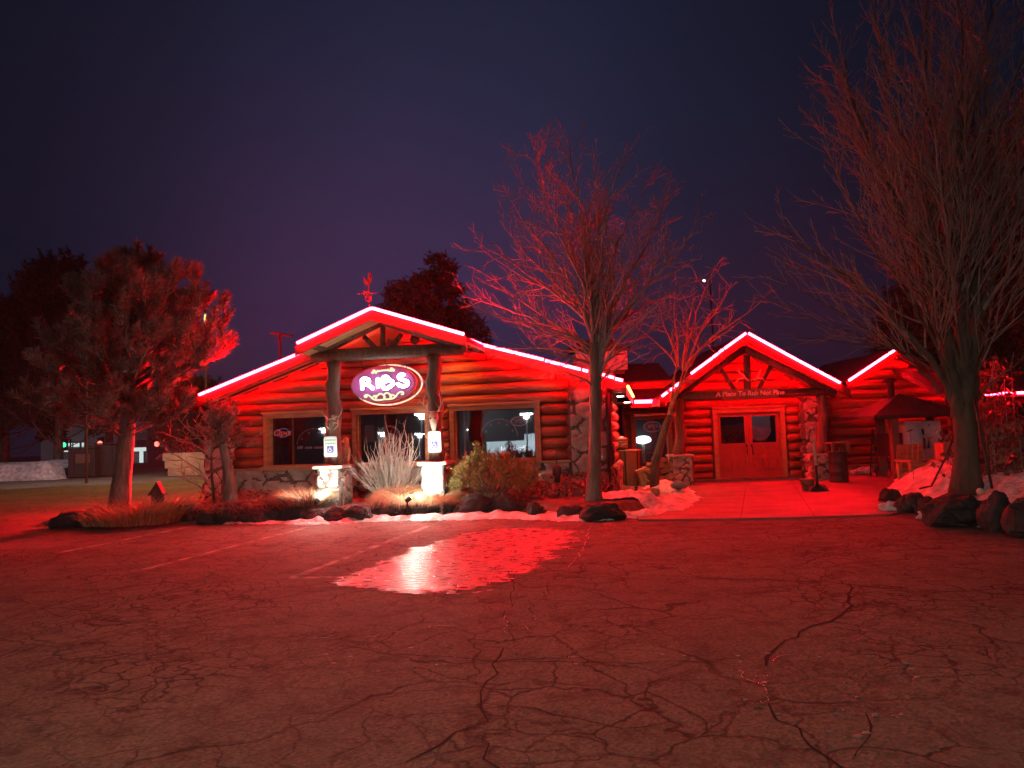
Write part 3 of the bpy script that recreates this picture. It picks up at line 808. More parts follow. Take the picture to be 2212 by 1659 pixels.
mb = MB(); FA.box(mb, FA.uz(782, 920)[0], FA.uz(803, 920)[0], -.16, -.165, FA.uz(790, 955)[1], FA.uz(790, 918)[1]); mb.build('notice', pm('notice_paper', (.16, .12, .14), (.1, .08, .1), 12, .7), WO2)

# --- portico
VP = 1.75; VPR = 2.55
b1 = rect(FA, 686, 1013, 1076, 735, 1012, 1076, VP + .3); b2 = rect(FA, 912, 1005, 1056, 959, 1004, 1056, VP + .3)
beamL, beamR = FA.uz(678, 772, VP), FA.uz(1000, 752, VP); BZ = (beamL[1] + beamR[1]) / 2; print('beam', beamL, beamR, 'bases', b1, b2)
for w, xt in ((b1, 722), (b2, 938)):
    mb = MB(); stone_block(mb, FA, w[0], w[1], VP - .25, VP + .3, BEDZ - .3, w[3], res=.03, sc_=4.2, amp=.06); mb.build('post_base', M['stones'], RB, True)
    mb = MB(); FA.box(mb, w[0] - .07, w[1] + .07, VP - .32, VP + .37, w[3] + .002, w[3] + .06); mb.build('base_cap', M['cap'], RB)
    uc = FA.uz(xt, 880, VP)[0]; uc = (uc + (w[0] + w[1]) / 2) / 2; mb = MB(); k = 12
    mb.tube([FA.pt(uc + .03 * math.sin(i * 1.3), VP + .01 * math.cos(i * 2.1), w[3] + .06 + (BZ - w[3] - .18) * i / k) for i in range(k + 1)], [.165 - .02 * i / k + .012 * math.sin(i * 2.3) for i in range(k + 1)], 14)
    mb.build('porch_post', M['log_old'], RB, True)
pL, pA, pR = FA.uz(636, 745, VPR), FA.uz(800, 667, VPR), FA.uz(1006, 723, VPR)
mb = MB()
dz = -.03
pq = [(p[0], p[1] + dz) for p in (pL, pA, pR)]
FA.slab(mb, [pq[0], pq[1], (pq[1][0], pq[1][1] - .1), (pq[0][0], pq[0][1] - .1)], -.6, VPR - .05)
FA.slab(mb, [pq[1], pq[2], (pq[2][0], pq[2][1] - .1), (pq[1][0], pq[1][1] - .1)], -.6, VPR - .05)
mb.build('porch_roof', M['shingle'], RB)
mb = MB(); hf = .2
FA.slab(mb, [pq[0], pq[1], (pq[1][0], pq[1][1] - hf), (pq[0][0], pq[0][1] - hf)], VPR - .05, VPR - .008)
FA.slab(mb, [pq[1], pq[2], (pq[2][0], pq[2][1] - hf), (pq[1][0], pq[1][1] - hf)], VPR - .05, VPR - .008)
mb.build('fascia', M['fascia'], RB)
mb = MB()
FA.slab(mb, [(pq[0][0], pq[0][1] - .105), (pq[1][0], pq[1][1] - .105), (pq[1][0], pq[1][1] - .13), (pq[0][0], pq[0][1] - .13)], .1, VPR - .052)
FA.slab(mb, [(pq[1][0], pq[1][1] - .105), (pq[2][0], pq[2][1] - .105), (pq[2][0], pq[2][1] - .13), (pq[1][0], pq[1][1] - .13)], .1, VPR - .052)
mb.build('soffit', M['soffit'], RB)
strips(FA, [((642, 741), (796, 668)), ((798, 667), (804, 666)), ((805, 666), (1002, 722))], VPR + .03)
# truss
mb = MB(); mb.tube([FA.pt(beamL[0], VP, BZ), FA.pt(0.5 * (beamL[0] + beamR[0]), VP, BZ + .01), FA.pt(beamR[0], VP, BZ)], .135, 14); mb.build('beam', M['log_old'], RB, True)
tA = FA.uz(825, 690, VP); r1 = FA.uz(672, 765, VP); r2 = FA.uz(1010, 752, VP); zr = (r1[1] + r2[1]) / 2
for r_ in (r1, r2):
    mb = MB(); mb.tube([FA.pt(r_[0], VP, zr), FA.pt(tA[0], VP, tA[1])], .13, 12); mb.build('rafter', M['log_old'], RB, True)
for a, b, rr in (((827, 762), (827, 695), .055), ((812, 762), (786, 727), .05), ((842, 762), (868, 722), .05)):
    mb = MB(); P, Q = FA.uz(*a, VP), FA.uz(*b, VP); mb.tube([FA.pt(P[0], VP, BZ + .1), FA.pt(Q[0], VP, Q[1])], rr, 10); mb.build('strut', M['log_old'], RB, True)
for s in (-.02, .02):
    pass
for uu in (beamL[0] + .25, beamR[0] - .25):
    mb = MB(); mb.tube([FA.pt(uu, VP + .5, BZ + .2), FA.pt(uu, -.0, BZ + .2)], .11, 10); mb.build('purlin', M['log_old'], RB, True)

eave(FA, (beamL[0] + .3, BZ), (beamR[0] - .3, BZ), VP - .17, .0, .012)
for x_ in (800, 962):
    u_ = FA.uz(x_, 780, .9)[0]; P = FA.pt(u_, .75, BZ - .02); mb = MB(); mb.tube([P + V((0, 0, .14)), P + V((0, 0, .02)), P], [.03, .06, .065], 10); pl_ = mb.build('added_porch_light', M['iron'], RB, True)
    lamp('porch_fill', 'SPOT', P - V((0, 0, .01)), 60, (1, .5, .06), pl_, .03, FA.pt(u_ + .1, 0.05, BZ - .62), 95, .8)  # added porch spots, putting warm patches on the logs
# --- entrance wing
VE = 1.6
EZ = 0.08
eA = FB.uz(1614, 720, VE); e0 = FB.uz(1424, 862, VE); e1 = FB.uz(1838, 840, VE)
mb = MB(); t = .14
FB.slab(mb, [e0, eA, (eA[0], eA[1] - t), (e0[0], e0[1] - t)], -3.5, VE - .05); FB.slab(mb, [eA, e1, (e1[0], e1[1] - t), (eA[0], eA[1] - t)], -3.5, VE - .05)
mb.build('gable_roof', M['shingle'], RB)
mb = MB(); H = .25
FB.slab(mb, [(e0[0], e0[1] - .03), (eA[0], eA[1] - .03), (eA[0], eA[1] - H), (e0[0], e0[1] - H)], VE - .05, VE - .008); FB.slab(mb, [(eA[0], eA[1] - .03), (e1[0], e1[1] - .03), (e1[0], e1[1] - H), (eA[0], eA[1] - H)], VE - .05, VE - .008)
mb.build('fascia', M['fascia'], RB)
mb = MB(); FB.slab(mb, [(e0[0], e0[1] - t - .004), (eA[0], eA[1] - t - .004), (eA[0], eA[1] - t - .03), (e0[0], e0[1] - t - .03)], 0, VE - .052); FB.slab(mb, [(eA[0], eA[1] - t - .004), (e1[0], e1[1] - t - .004), (e1[0], e1[1] - t - .03), (eA[0], eA[1] - t - .03)], 0, VE - .052)
mb.build('soffit', M['soffit'], RB)
strips(FB, [((1430, 856), (1442, 847)), ((1446, 844), (1457, 836)), ((1459, 834), (1470, 826)), ((1493, 807), (1538, 774)), ((1540, 772), (1552, 763)), ((1554, 761), (1562, 755)), ((1565, 753), (1611, 720)), ((1617, 720), (1725, 779)), ((1727, 780), (1768, 802)), ((1770, 803), (1815, 827))], VE + .03, .032)
eave(FB, (e0[0] + .3, e0[1] + .3 * (eA[1] - e0[1]) / (eA[0] - e0[0])), (eA[0] - .1, eA[1] - .07), VE - .62, .34, .016); eave(FB, (eA[0] + .1, eA[1] - .06), (e1[0] - .3, e1[1] + .3 * (eA[1] - e1[1]) / (e1[0] - eA[0])), VE - .62, .34, .016)
eave(FB, (e0[0] + .9, e0[1] + .9 * (eA[1] - e0[1]) / (eA[0] - e0[0])), (eA[0] - .1, eA[1] - .07), .34, .21, .016); eave(FB, (eA[0] + .1, eA[1] - .06), (e1[0] - .5, e1[1] + .5 * (eA[1] - e1[1]) / (e1[0] - eA[0])), .34, .21, .016)
D0, D1 = FB.uz(1544, 892), FB.uz(1689, 1037); dz0, dz1 = EZ, FB.uz(1616, 891)[1]; du0 = (FB.uz(1544, 892)[0] + FB.uz(1557, 1037)[0]) / 2; du1 = (FB.uz(1683, 889)[0] + FB.uz(1690, 1035)[0]) / 2
print('door', du0, du1, dz0, dz1)
wl = FB.uz(1478, 950)[0]; wr = FB.uz(1728, 950)[0]; wx = FB.uz(1770, 950)[0]
eslL = (eA[1] - e0[1]) / (eA[0] - e0[0]); eslR = (e1[1] - eA[1]) / (e1[0] - eA[0])


def lim_ent(zc):
    a = max(wl, e0[0] + (zc + t + .1 - e0[1]) / eslL); b = min(wr if zc < dz1 + .25 else wx, e1[0] + (zc + t + .1 - e1[1]) / eslR)
    return a, b


ep = (dz1 + .12 - .0) / 8; fz = .13
mb = MB(); log_rows(mb, FB, .02, ep, 17, lim_ent, [(du0 - fz - .04, du1 + fz + .04, -1, dz1 + fz)], 0, ep * .503, rng); mb.build('log_wall', M['log'], RB, True)
mb = MB(); FB.box(mb, wl, du0 - fz, -.2, -.05, 0, dz1 + fz); FB.box(mb, du1 + fz, wx, -.2, -.05, 0, dz1 + fz)
FB.slab(mb, [(wl, dz1 + fz), (wx, dz1 + fz), (wx, e1[1] + eslR * (wx - e1[0]) - t - .04), (eA[0], eA[1] - t - .04), (wl, e0[1] + eslL * (wl - e0[0]) - t - .04)], -.2, -.05); mb.build('wall_core', M['log'], RB)
mb = MB()
FB.box(mb, du0 - fz, du0, -.15, .12, 0, dz1 + fz); FB.box(mb, du1, du1 + fz, -.15, .12, 0, dz1 + fz); FB.box(mb, du0, du1, -.15, .12, dz1, dz1 + fz); FB.box(mb, du0 - fz - .03, du1 + fz + .03, -.05, .17, dz1 + fz + .003, dz1 + fz + .05)
mb.build('door_frame', M['trim'], RB)
mid = (du0 + du1) / 2; hh = dz1 - dz0
for a, b, sg in ((du0 + .005, mid - .004, 1), (mid + .004, du1 - .005, -1)):
    w_ = b - a; mb = MB(); v0, v1 = -.06, -.01; st = .1
    gz0, gz1 = dz0 + hh * .525, dz1 - .1
    FB.box(mb, a, a + st, v0, v1, dz0, dz1 - .004); FB.box(mb, b - st, b, v0, v1, dz0, dz1 - .004); FB.box(mb, a + st, b - st, v0, v1, gz1, dz1 - .004); FB.box(mb, a + st, b - st, v0, v1, dz0, dz0 + .2)
    FB.box(mb, a + st, b - st, v0, v1, gz0 - .1, gz0)
    FB.box(mb, a + st, b - st, v0, v0 + .02, dz0 + .2, gz0 - .1)
    c = (a + b) / 2
    FB.box(mb, c - .045, c + .045, v0 + .02, v1, dz0 + .2, gz0 - .1); zm = dz0 + hh * .31
    FB.box(mb, a + st, c - .045, v0 + .02, v1, zm - .045, zm + .045); FB.box(mb, c + .045, b - st, v0 + .02, v1, zm - .045, zm + .045)
    for (p, q) in ((a + st, c - .045), (c + .045, b - st)):
        for (z_, y_) in ((dz0 + .2, zm - .045), (zm + .045, gz0 - .1)):
            mg = .045; P = [(p + mg, z_ + mg), (q - mg, z_ + mg), (q - mg, y_ - mg), (p + mg, y_ - mg)]; FB.slab(mb, P, v0 + .02, v0 + .042)
    dl_ = mb.build('door_leaf', M['door'], RB)
    gb = MB(); k = .004; gb.quad(FB.pt(a + st, v0 + .025, gz0), FB.pt(b - st, v0 + .03, gz0), FB.pt(b - st, v0 + .022, gz1), FB.pt(a + st, v0 + .016, gz1)); gb.build('pane', M['glass'], dl_)
    fb_ = MB()
    for (p, q, z_, y_) in ((a + st - .025, b - st + .025, gz0 - .02, gz0 + .012), (a + st - .025, b - st + .025, gz1 - .012, gz1 + .02)): FB.box(fb_, p, q, v1 + .001, v1 + .014, z_, y_)
    for (p, q) in ((a + st - .025, a + st + .006), (b - st - .006, b - st + .025)): FB.box(fb_, p, q, v1 + .001, v1 + .014, gz0 + .013, gz1 - .013)
    fb_.build('glazing_bead', M['door'], dl_)
    hb = MB(); hx = b - .075 if sg > 0 else a + .075; hb.tube([FB.pt(hx, v1 + .0, dz0 + hh * .47), FB.pt(hx, v1 + .06, dz0 + hh * .46), FB.pt(hx, v1 + .06, dz0 + hh * .36), FB.pt(hx, v1 + .0, dz0 + hh * .35)], .014, 8)
    hb.box(FB.pt(hx, v1 + .004, dz0 + hh * .49), (.05, .012, .09)); hb.build('handle', M['iron'], dl_)
mb = MB(); FB.box(mb, du0 - .1, du1 + .1, -1.6, -1.5, 0, 2.6); FB.box(mb, du0 - .1, du0 - .05, -1.5, -.21, 0, 2.6); FB.box(mb, du1 + .05, du1 + .1, -1.5, -.21, 0, 2.6); FB.box(mb, du0 - .05, du1 + .05, -1.5, -.21, 2.55, 2.6); mb.build('room', M['dark'], RB)
mb = MB(); P_ = [(mid + .14 + .42 * (1 - math.cos(t)) * .9, 1.55 - .42 * math.sin(t)) for t in [i * math.pi / 10 for i in range(11)]]; FB.slab(mb, [(mid + .1, 2.0), (mid + .1, 1.5)] + P_[1:-1] + [(mid + .86, 1.5), (mid + .86, 2.0)], -.62, -.6); mb.build('reflection_board', M['greypaint'], RB)  # pale board standing in for the reflection in the right door pane
P = FB.pt(mid + .45, -.34, 2.3); mb = MB(); mb.tube([P, P + V((0, 0, .06)), P + V((0, 0, .2))], [.05, .05, .02], 10); ll_ = mb.build('added_lobby_light', M['iron'], RB, True); lamp('lobby_fill', 'POINT', P - V((0, 0, .06)), 2.2, (.8, .88, 1), ll_, .04)  # added lamp so the reflection board shows through the pane
# beam, posts, truss of the porch
bzl, bzr = FB.uz(1480, 856, VE - .35), FB.uz(1792, 845, VE - .35); bz = (bzl[1] + bzr[1]) / 2
mb = MB(); mb.tube([FB.pt(bzl[0] - .15, VE - .35, bz), FB.pt(bzr[0] + .15, VE - .35, bz)], .12, 12); mb.build('beam', M['log_old'], RB, True)
eave(FB, (bzl[0] + .2, bz), (bzr[0] - .2, bz), VE - .35 - .15, 0, .022)
for x_, base in ((1468, (1452, 1497, 986, 1046)), (1778, (1757, 1797, 984, 1040))):
    w = rect(FB, base[0], base[2], base[3], base[1], base[2], base[3], VE - .1)
    mb = MB(); stone_block(mb, FB, w[0], w[1], VE - .6, VE - .1, 0, w[3], res=.025, sc_=4.0, amp=.06); mb.build('post_base', M['stones'], RB, True)
    mb = MB(); FB.box(mb, w[0] - .05, w[1] + .05, VE - .65, VE - .05, w[3] + .002, w[3] + .05); mb.build('base_cap', M['cap'], RB)
    uc = FB.uz(x_, 900, VE - .35)[0]; u2 = (w[0] + w[1]) / 2; k = 10; mb = MB()
    mb.tube([FB.pt(u2 + (uc - u2) * min(1, i / 5) + .035 * math.sin(i * 1.1 + x_), VE - .35, w[3] + .05 + (bz - .1 - w[3] - .05) * i / k) for i in range(k + 1)], [.16 - .035 * i / k + .01 * math.sin(i * 2.1) for i in range(k + 1)], 12)
    mb.build('porch_post', M['log_old'], RB, True)
for r_ in (e0, e1):
    mb = MB(); mb.tube([FB.pt(r_[0] + (.5 if r_ is e0 else -.3), VE - .35, r_[1] - .3 + (.36 if r_ is e0 else .18)), FB.pt(eA[0], VE - .35, eA[1] - .38)], .11, 12); mb.build('rafter', M['log_old'], RB, True)
for a, b, rr in (((1614, 843), (1613, 768), .1), ((1592, 842), (1556, 795), .06), ((1632, 842), (1666, 790), .06)):
    mb = MB(); P, Q = FB.uz(*a, VE - .35), FB.uz(*b, VE - .35); mb.tube([FB.pt(P[0], VE - .35, bz), FB.pt(Q[0], VE - .35, Q[1])], rr, 10); mb.build('strut', M['log_old'], RB, True)
# stone panel right of the door
s0 = FB.uz(1729, 900)[0]; s1 = FB.uz(1768, 900)[0]; mb = MB(); stone_block(mb, FB, s0, s1, -.1, .18, 0, dz1 + .5, res=.03, sc_=2.8, amp=.1); mb.build('stone_pier', M['stones'], RB, True)
# left and right outer walls of the wing
mb = MB(); FB.box(mb, wl - .1, wl, -5, -.0, 0, 3); FB.box(mb, wx, wx + .1, -3.4, -.05, 0, 3); mb.build('wall_core', M['log'], RB)

# --- connector between hall and entrance
VC = -.9
cw = rect(FB, 1364, 900, 1012, 1452, 897, 1010, VC); c0 = FB.uz(1322, 900, VC)[0]; c1 = wl
ctop = FB.uz(1400, 876, VC + .9)[1]
mb = MB(); FB.box(mb, c0, cw[0], VC - .2, VC - .02, 0, 3.1); FB.box(mb, cw[1], c1 - .1, VC - .2, VC - .02, 0, 3.1); FB.box(mb, cw[0], cw[1], VC - .2, VC - .02, 0, cw[2]); FB.box(mb, cw[0], cw[1], VC - .2, VC - .02, cw[3], 3.1); mb.build('connector_wall', M['log'], RB)
mb = MB()
for i in range(4): mb.tube([FB.pt(c0, VC, cw[3] + .14 + i * .27), FB.pt(c1 - .1, VC, cw[3] + .14 + i * .27)], .145, 10)
mb.build('log_wall', M['log'], RB, True)
WO4 = window(FB, cw, .4, (), vg=VC - .1, depth=VC + .08)
zt = FB.uz(1392, 868, VC + 1.3)[1]
mb = MB(); FB.slab(mb, [(c0 - .3, zt + .02), (c1, zt + .02), (c1, zt - .04), (c0 - .3, zt - .04)], VC - .0, VC + 1.25); mb.build('soffit', M['soffit'], RB)
mb = MB(); mb.prism([FB.pt(c0 - .2, VC + 1.26, zt + .03), FB.pt(c0 - .2, VC - 3, zt + 1.5), FB.pt(c0 - .2, VC - 3, zt + 1.4)], (c1 - c0 + .3, 0, 0)); mb.build('lean_to_roof', M['shingle'], RB)
mb = MB(); FB.box(mb, FB.uz(1362, 868, VC + 1.3)[0], c1, VC + 1.27, VC + 1.3, zt - .16, zt + .05); mb.build('fascia', M['fascia'], RB)
strips(FB, [((1371, 868), (1414, 867))], VC + 1.34, .045)
for (x_, y_, Y_) in ((1340, 857, 19.4), (1355, 870, 21.2)):
    P = atY(x_, y_, Y_); mb = MB(); k = 12
    mb.tube([P + V((0, 0, .0)), P + V((0, 0, .02))], .085, 14); dn = mb.build('downlight', M['down'], RB, True)
    mb = MB(); mb.tube([P + V((0, 0, .021)), P + V((0, 0, .08))], .11, 14); mb.build('housing', M['iron'], dn, True)
    lamp('downlight_glow', 'SPOT', P - V((0, 0, .03)), 35, (1, .72, .42), dn, .05, P - V((0, -.001, 1)), 140, .6)
mb = MB(); P = atY(1340, 857, 19.4); Q = atY(1355, 870, 21.2)
mb.prism([FA.pt(eR - .02, -.6, P.z + .085), FA.pt(eR - .02, -5.2, P.z + .085), FA.pt(uRp - .3, -5.2, P.z + .085), FA.pt(uRp - .3, -.6, P.z + .085)], (0, 0, .05)); mb.build('soffit', M['soffit'], RB)

# --- right wing
VW = .7
w0 = FC.uz(1829, 826, VW); wA = FC.uz(1940, 752, VW)
wsl = (wA[1] - w0[1]) / (wA[0] - w0[0]); w2 = (wA[0] + 2.2, wA[1] - wsl * 2.2 * .95)
mb = MB(); t = .12
FC.slab(mb, [w0, wA, (wA[0], wA[1] - t), (w0[0], w0[1] - t)], -5, VW - .05); FC.slab(mb, [wA, w2, (w2[0], w2[1] - t), (wA[0], wA[1] - t)], -5, VW - .05); mb.build('gable_roof', M['shingle'], RB)
mb = MB(); FC.slab(mb, [(w0[0], w0[1] - .03), (wA[0], wA[1] - .03), (wA[0], wA[1] - .25), (w0[0], w0[1] - .25)], VW - .05, VW - .008); FC.slab(mb, [(wA[0], wA[1] - .03), (w2[0], w2[1] - .03), (w2[0], w2[1] - .25), (wA[0], wA[1] - .25)], VW - .05, VW - .008); mb.build('fascia', M['fascia'], RB)
strips(FC, [((1834, 822), (1918, 766)), ((1921, 764), (1932, 757))], VW + .03, .036)
eave(FC, (w0[0] + .2, w0[1] + .2 * wsl), (wA[0] - .1, wA[1] - .1 * wsl), VW - .35, .18, .018); eave(FC, (wA[0] + .1, wA[1] - .1 * wsl), (w2[0] - .2, w2[1]), VW - .35, .18, .018)
wz = FC.uz(1850, 1003)[1]; wu0 = FC.uz(1790, 900)[0]; wu1 = FC.uz(2080, 900)[0]


def lim_wing(zc):
    return max(wu0, w0[0] + (zc + .2 - w0[1]) / wsl if zc > w0[1] - .2 else wu0), min(wu1, w2[0] - (zc + .2 - w2[1]) / wsl if zc > w2[1] - .2 else wu1)


wo = rect(FC, 1897, 903, 985, 1925, 903, 985)
mb = MB(); log_rows(mb, FC, wz, .3, 12, lim_wing, [(wo[0], wo[1], wo[2], wo[3])], 0, .16, rng); mb.build('log_wall', M['log'], RB, True)
mb = MB(); FC.box(mb, wu0, wo[0], -.2, -.05, 0, w0[1]); FC.box(mb, wo[1], wu1, -.2, -.05, 0, w0[1]); FC.box(mb, wo[0], wo[1], -.2, -.05, 0, wo[2]); FC.box(mb, wo[0], wo[1], -.2, -.05, wo[3], w0[1]); FC.slab(mb, [(w0[0] + .1, w0[1]), (w2[0] - .1, w0[1]), (wA[0], wA[1] - .18)], -.2, -.05); mb.build('wall_core', M['log'], RB)
WO5 = window(FC, wo, .3)
mb = MB(); FC.box(mb, wo[0] + .1, wo[1] - .1, -1.2, -1.15, wo[2] + .2, wo[3] - .1); mb.build('lit_panel', M['litamber'], WO5)
mb = MB(); stone_grid(mb, FC.pt(wu0, .14, 0), FC.u, FC.z, FC.n, wu1 - wu0, wz - .05, res=.06, sc_=2.2, amp=.1); FC.box(mb, wu0, wu1, -.05, .09, 0, wz - .05); mb.build('stone_base', M['stones'], RB, True)
mb = MB(); FC.box(mb, wu0, wu1, 0, .24, wz - .05, wz - .005); mb.build('ledge', M['trim'], RB)
# covered terrace at the far right
FD = Frame(0, 21.6, 0); q0, q1 = FD.uz(2040, 856), FD.uz(2290, 848)
zq = (q0[1] + q1[1]) / 2
mb = MB(); mb.prism([V((q0[0], 21.55, zq + .05)), V((q0[0], 26, zq + 1.6)), V((q0[0], 26, zq + 1.45)), V((q0[0], 21.55, zq - .08))], (q1[0] - q0[0], 0, 0)); mb.build('terrace_roof', M['shingle'], RB)
mb = MB(); FD.box(mb, q0[0], q1[0], -.0, .03, zq - .28, zq - .03); mb.build('fascia', M['fascia'], RB)
strips(FD, [((2058, 855), (2063, 855)), ((2091, 853), (2115, 852)), ((2118, 852), (2160, 851)), ((2166, 850), (2176, 850)), ((2182, 850), (2188, 850)), ((2196, 849), (2240, 848))], .04, .036)
for x_ in (2010, 2118, 2173, 2240):
    u_ = FD.uz(x_, 930, -.15)[0]; mb = MB(); mb.tube([FD.pt(u_, -.15, 0), FD.pt(u_, -.15, zq - .1)], [.12, .1], 10); mb.build('terrace_post', M['log_old'], RB, True)
mb = MB(); ur0, ur1 = FD.uz(2015, 985)[0], q1[0]; zr_ = FD.uz(2140, 982)[1]
mb.tube([FD.pt(ur0, -.15, zr_), FD.pt(ur1, -.15, zr_)], .05, 8); mb.tube([FD.pt(ur0, -.15, zr_ - .6), FD.pt(ur1, -.15, zr_ - .6)], .04, 8)
mb.build('railing', M['log_old'], RB, True)
mb = MB(); wu2 = q1[0]
for i in range(9): mb.tube([V((wu1, 24.9, .2 + i * .3)), V((wu2, 24.9, .2 + i * .3))], .16, 10)
mb.build('log_wall', M['log'], RB, True)
# ------------------------------------------------------------------ hanging oval sign
VS = 1.5
S = thing('hanging_sign', 'purple oval sign reading RIBS in glowing white letters, hanging under the porch beam', 'sign', FA.px(830, 829, VS))
sx0, sz0 = FA.uz(827, 829, VS); sc1 = .00083
tl = math.radians(2.5)


def sp(x, y, v=0.0):
    a, b = (x - 1035) * sc1, (655 - y) * sc1
    return FA.pt(sx0 + a, VS + v, sz0 + b)


def ell(cx, cy, rx, ry, v, n=56, rot=0.0):
    out = []
    for i in range(n):
        t = 2 * math.pi * i / n; a, b = rx * math.cos(t), ry * math.sin(t)
        out.append(sp(cx + a * math.cos(rot) - b * math.sin(rot), cy + a * math.sin(rot) + b * math.cos(rot), v))
    return out


RO = -.03
mb = MB(); mb.prism(ell(1035, 655, 885, 478, -.14, rot=RO), FA.n * .13); mb.build('sign_box', M['signrim'], S, False)
mb = MB(); mb.prism(ell(1035, 655, 845, 440, -.008, rot=RO), FA.n * .012); mb.build('sign_face', M['signface'], S)
mb = MB(); e = ell(1100, 678, 930, 520, -.17, 60, RO); mb.tube(e + [e[0]], .017, 8, False); mb.build('neon_ring', M['cream'], S, True)
mb = MB()
for x, y in ((300, 330), (700, 215), (1085, 170), (1500, 205), (1990, 620), (1010, 1150), (1175, 1145), (400, 1010), (1830, 960)):
    mb.tube([sp(x, y, -.1), sp(1035 + (x - 1035) * 1.06 + 50, 655 + (y - 655) * 1.06 + 20, -.17)], .008, 6)
mb.build('ring_clip', M['signrim'], S)


def arcp(P, k=6):
    """smooth a polyline (Catmull-Rom)"""
    out = []
    for i in range(len(P) - 1):
        a, b, c, d = P[max(0, i - 1)], P[i], P[i + 1], P[min(len(P) - 1, i + 2)]
        for j in range(k):
            t = j / k; out.append(tuple(.5 * (2 * b[q] + (c[q] - a[q]) * t + (2 * a[q] - 5 * b[q] + 4 * c[q] - d[q]) * t * t + (3 * b[q] - a[q] - 3 * c[q] + d[q]) * t ** 3) for q in (0, 1)))
    return out + [P[-1]]


LET = [
    [[(487, 510), (492, 650), (492, 795)], [(490, 508), (610, 508), (680, 560), (660, 630), (580, 655), (500, 660)], [(600, 655), (690, 690), (760, 750), (800, 785)]],
    [[(918, 505), (922, 640), (925, 770)]],
    [[(1052, 500), (1056, 640), (1060, 770)], [(1056, 492), (1150, 482), (1205, 520), (1190, 585), (1090, 600)], [(1090, 600), (1230, 580), (1325, 630), (1310, 700), (1200, 775), (1150, 795), (1062, 775)]],
    [[(1645, 462), (1570, 445), (1500, 470), (1500, 535), (1590, 580), (1710, 630), (1725, 695), (1650, 745), (1550, 740), (1480, 710), (1450, 655)]]]
for st in LET:
    mb = MB(); ob = MB()
    for p in st:
        q = arcp(p); rr = (46 if len(q) > 12 else 42) * sc1
        mb.tube([sp(x, y, .045) for x, y in q], [rr * .8] + [rr] * (len(q) - 2) + [rr * .8], 10)
        ob.tube([sp(x, y, .0) for x, y in q], rr * 1.5, 8)
    lo = mb.build('letter', M['letter'], S, True); ob.build('outline', M['outline'], lo, True)
for st, kn in (([[(790, 355), (860, 345), (960, 322), (1060, 312), (1160, 312), (1260, 330), (1330, 330)]], ((815, 315, 46), (775, 352, 40), (860, 360, 34), (910, 312, 28), (1190, 300, 30), (1290, 290, 52), (1345, 318, 42))),
               ([[(620, 965), (570, 985), (540, 960), (570, 930), (640, 935), (700, 975), (760, 1035), (850, 1070), (980, 1072), (1080, 1060), (1180, 1062), (1300, 1050), (1390, 1000), (1440, 930), (1520, 890), (1590, 905), (1585, 950), (1530, 950)],
                 [(760, 1000), (800, 960), (880, 960), (950, 915), (1010, 920), (1060, 950), (1110, 910), (1190, 905), (1230, 950), (1300, 955), (1360, 985)]], ((850, 1000, 40), (1250, 1000, 40), (1080, 1000, 38)))):
    mb = MB(); ob = MB()
    for p in st:
        q = arcp(p); mb.tube([sp(x, y, .025) for x, y in q], 24 * sc1, 8); ob.tube([sp(x, y, .0) for x, y in q], 34 * sc1, 8)
    for x, y, r in kn: mb.blob(sp(x, y, .025), (r * sc1, .018, r * sc1), int(x), .08, 2)
    oo = mb.build('ornament', M['ornament'], S, True); ob.build('outline', M['outline'], oo, True)
mb = MB()
for x_, y_ in ((782, 800), (833, 787), (876, 793)):
    u_, z_ = FA.uz(x_, y_, VS); mb.tube([FA.pt(u_, VS - .08, z_ - .02), FA.pt(u_, VS + .1, BZ - .05)], .008, 6)
mb.build('hanging_wire', M['iron'], S)
# carved name board on the entrance beam
VN = VE - .35 + .14
wS = rect(FB, 1559, 842, 864, 1680, 838, 859, VN)
T_ = thing('carved_sign', 'dark wooden sign board carved with A Place To Rub Not Pine above the doors', 'sign', FB.pt((wS[0] + wS[1]) / 2, VN, wS[2]))
mb = MB(); FB.box(mb, wS[0], wS[1], VN - .02, VN + .03, wS[2], wS[3]); mb.build('board', M['brownplastic'], T_)
mb = MB(); text_into(mb, 'A Place To Rub Not Pine', .185, .006, FB.pt((wS[0] + wS[1]) / 2, VN + .036, (wS[2] + wS[3]) / 2 + .01), FB.u, FB.z, FB.n, bold=.004, shear=.1); mb.build('lettering', M['bone'], T_)


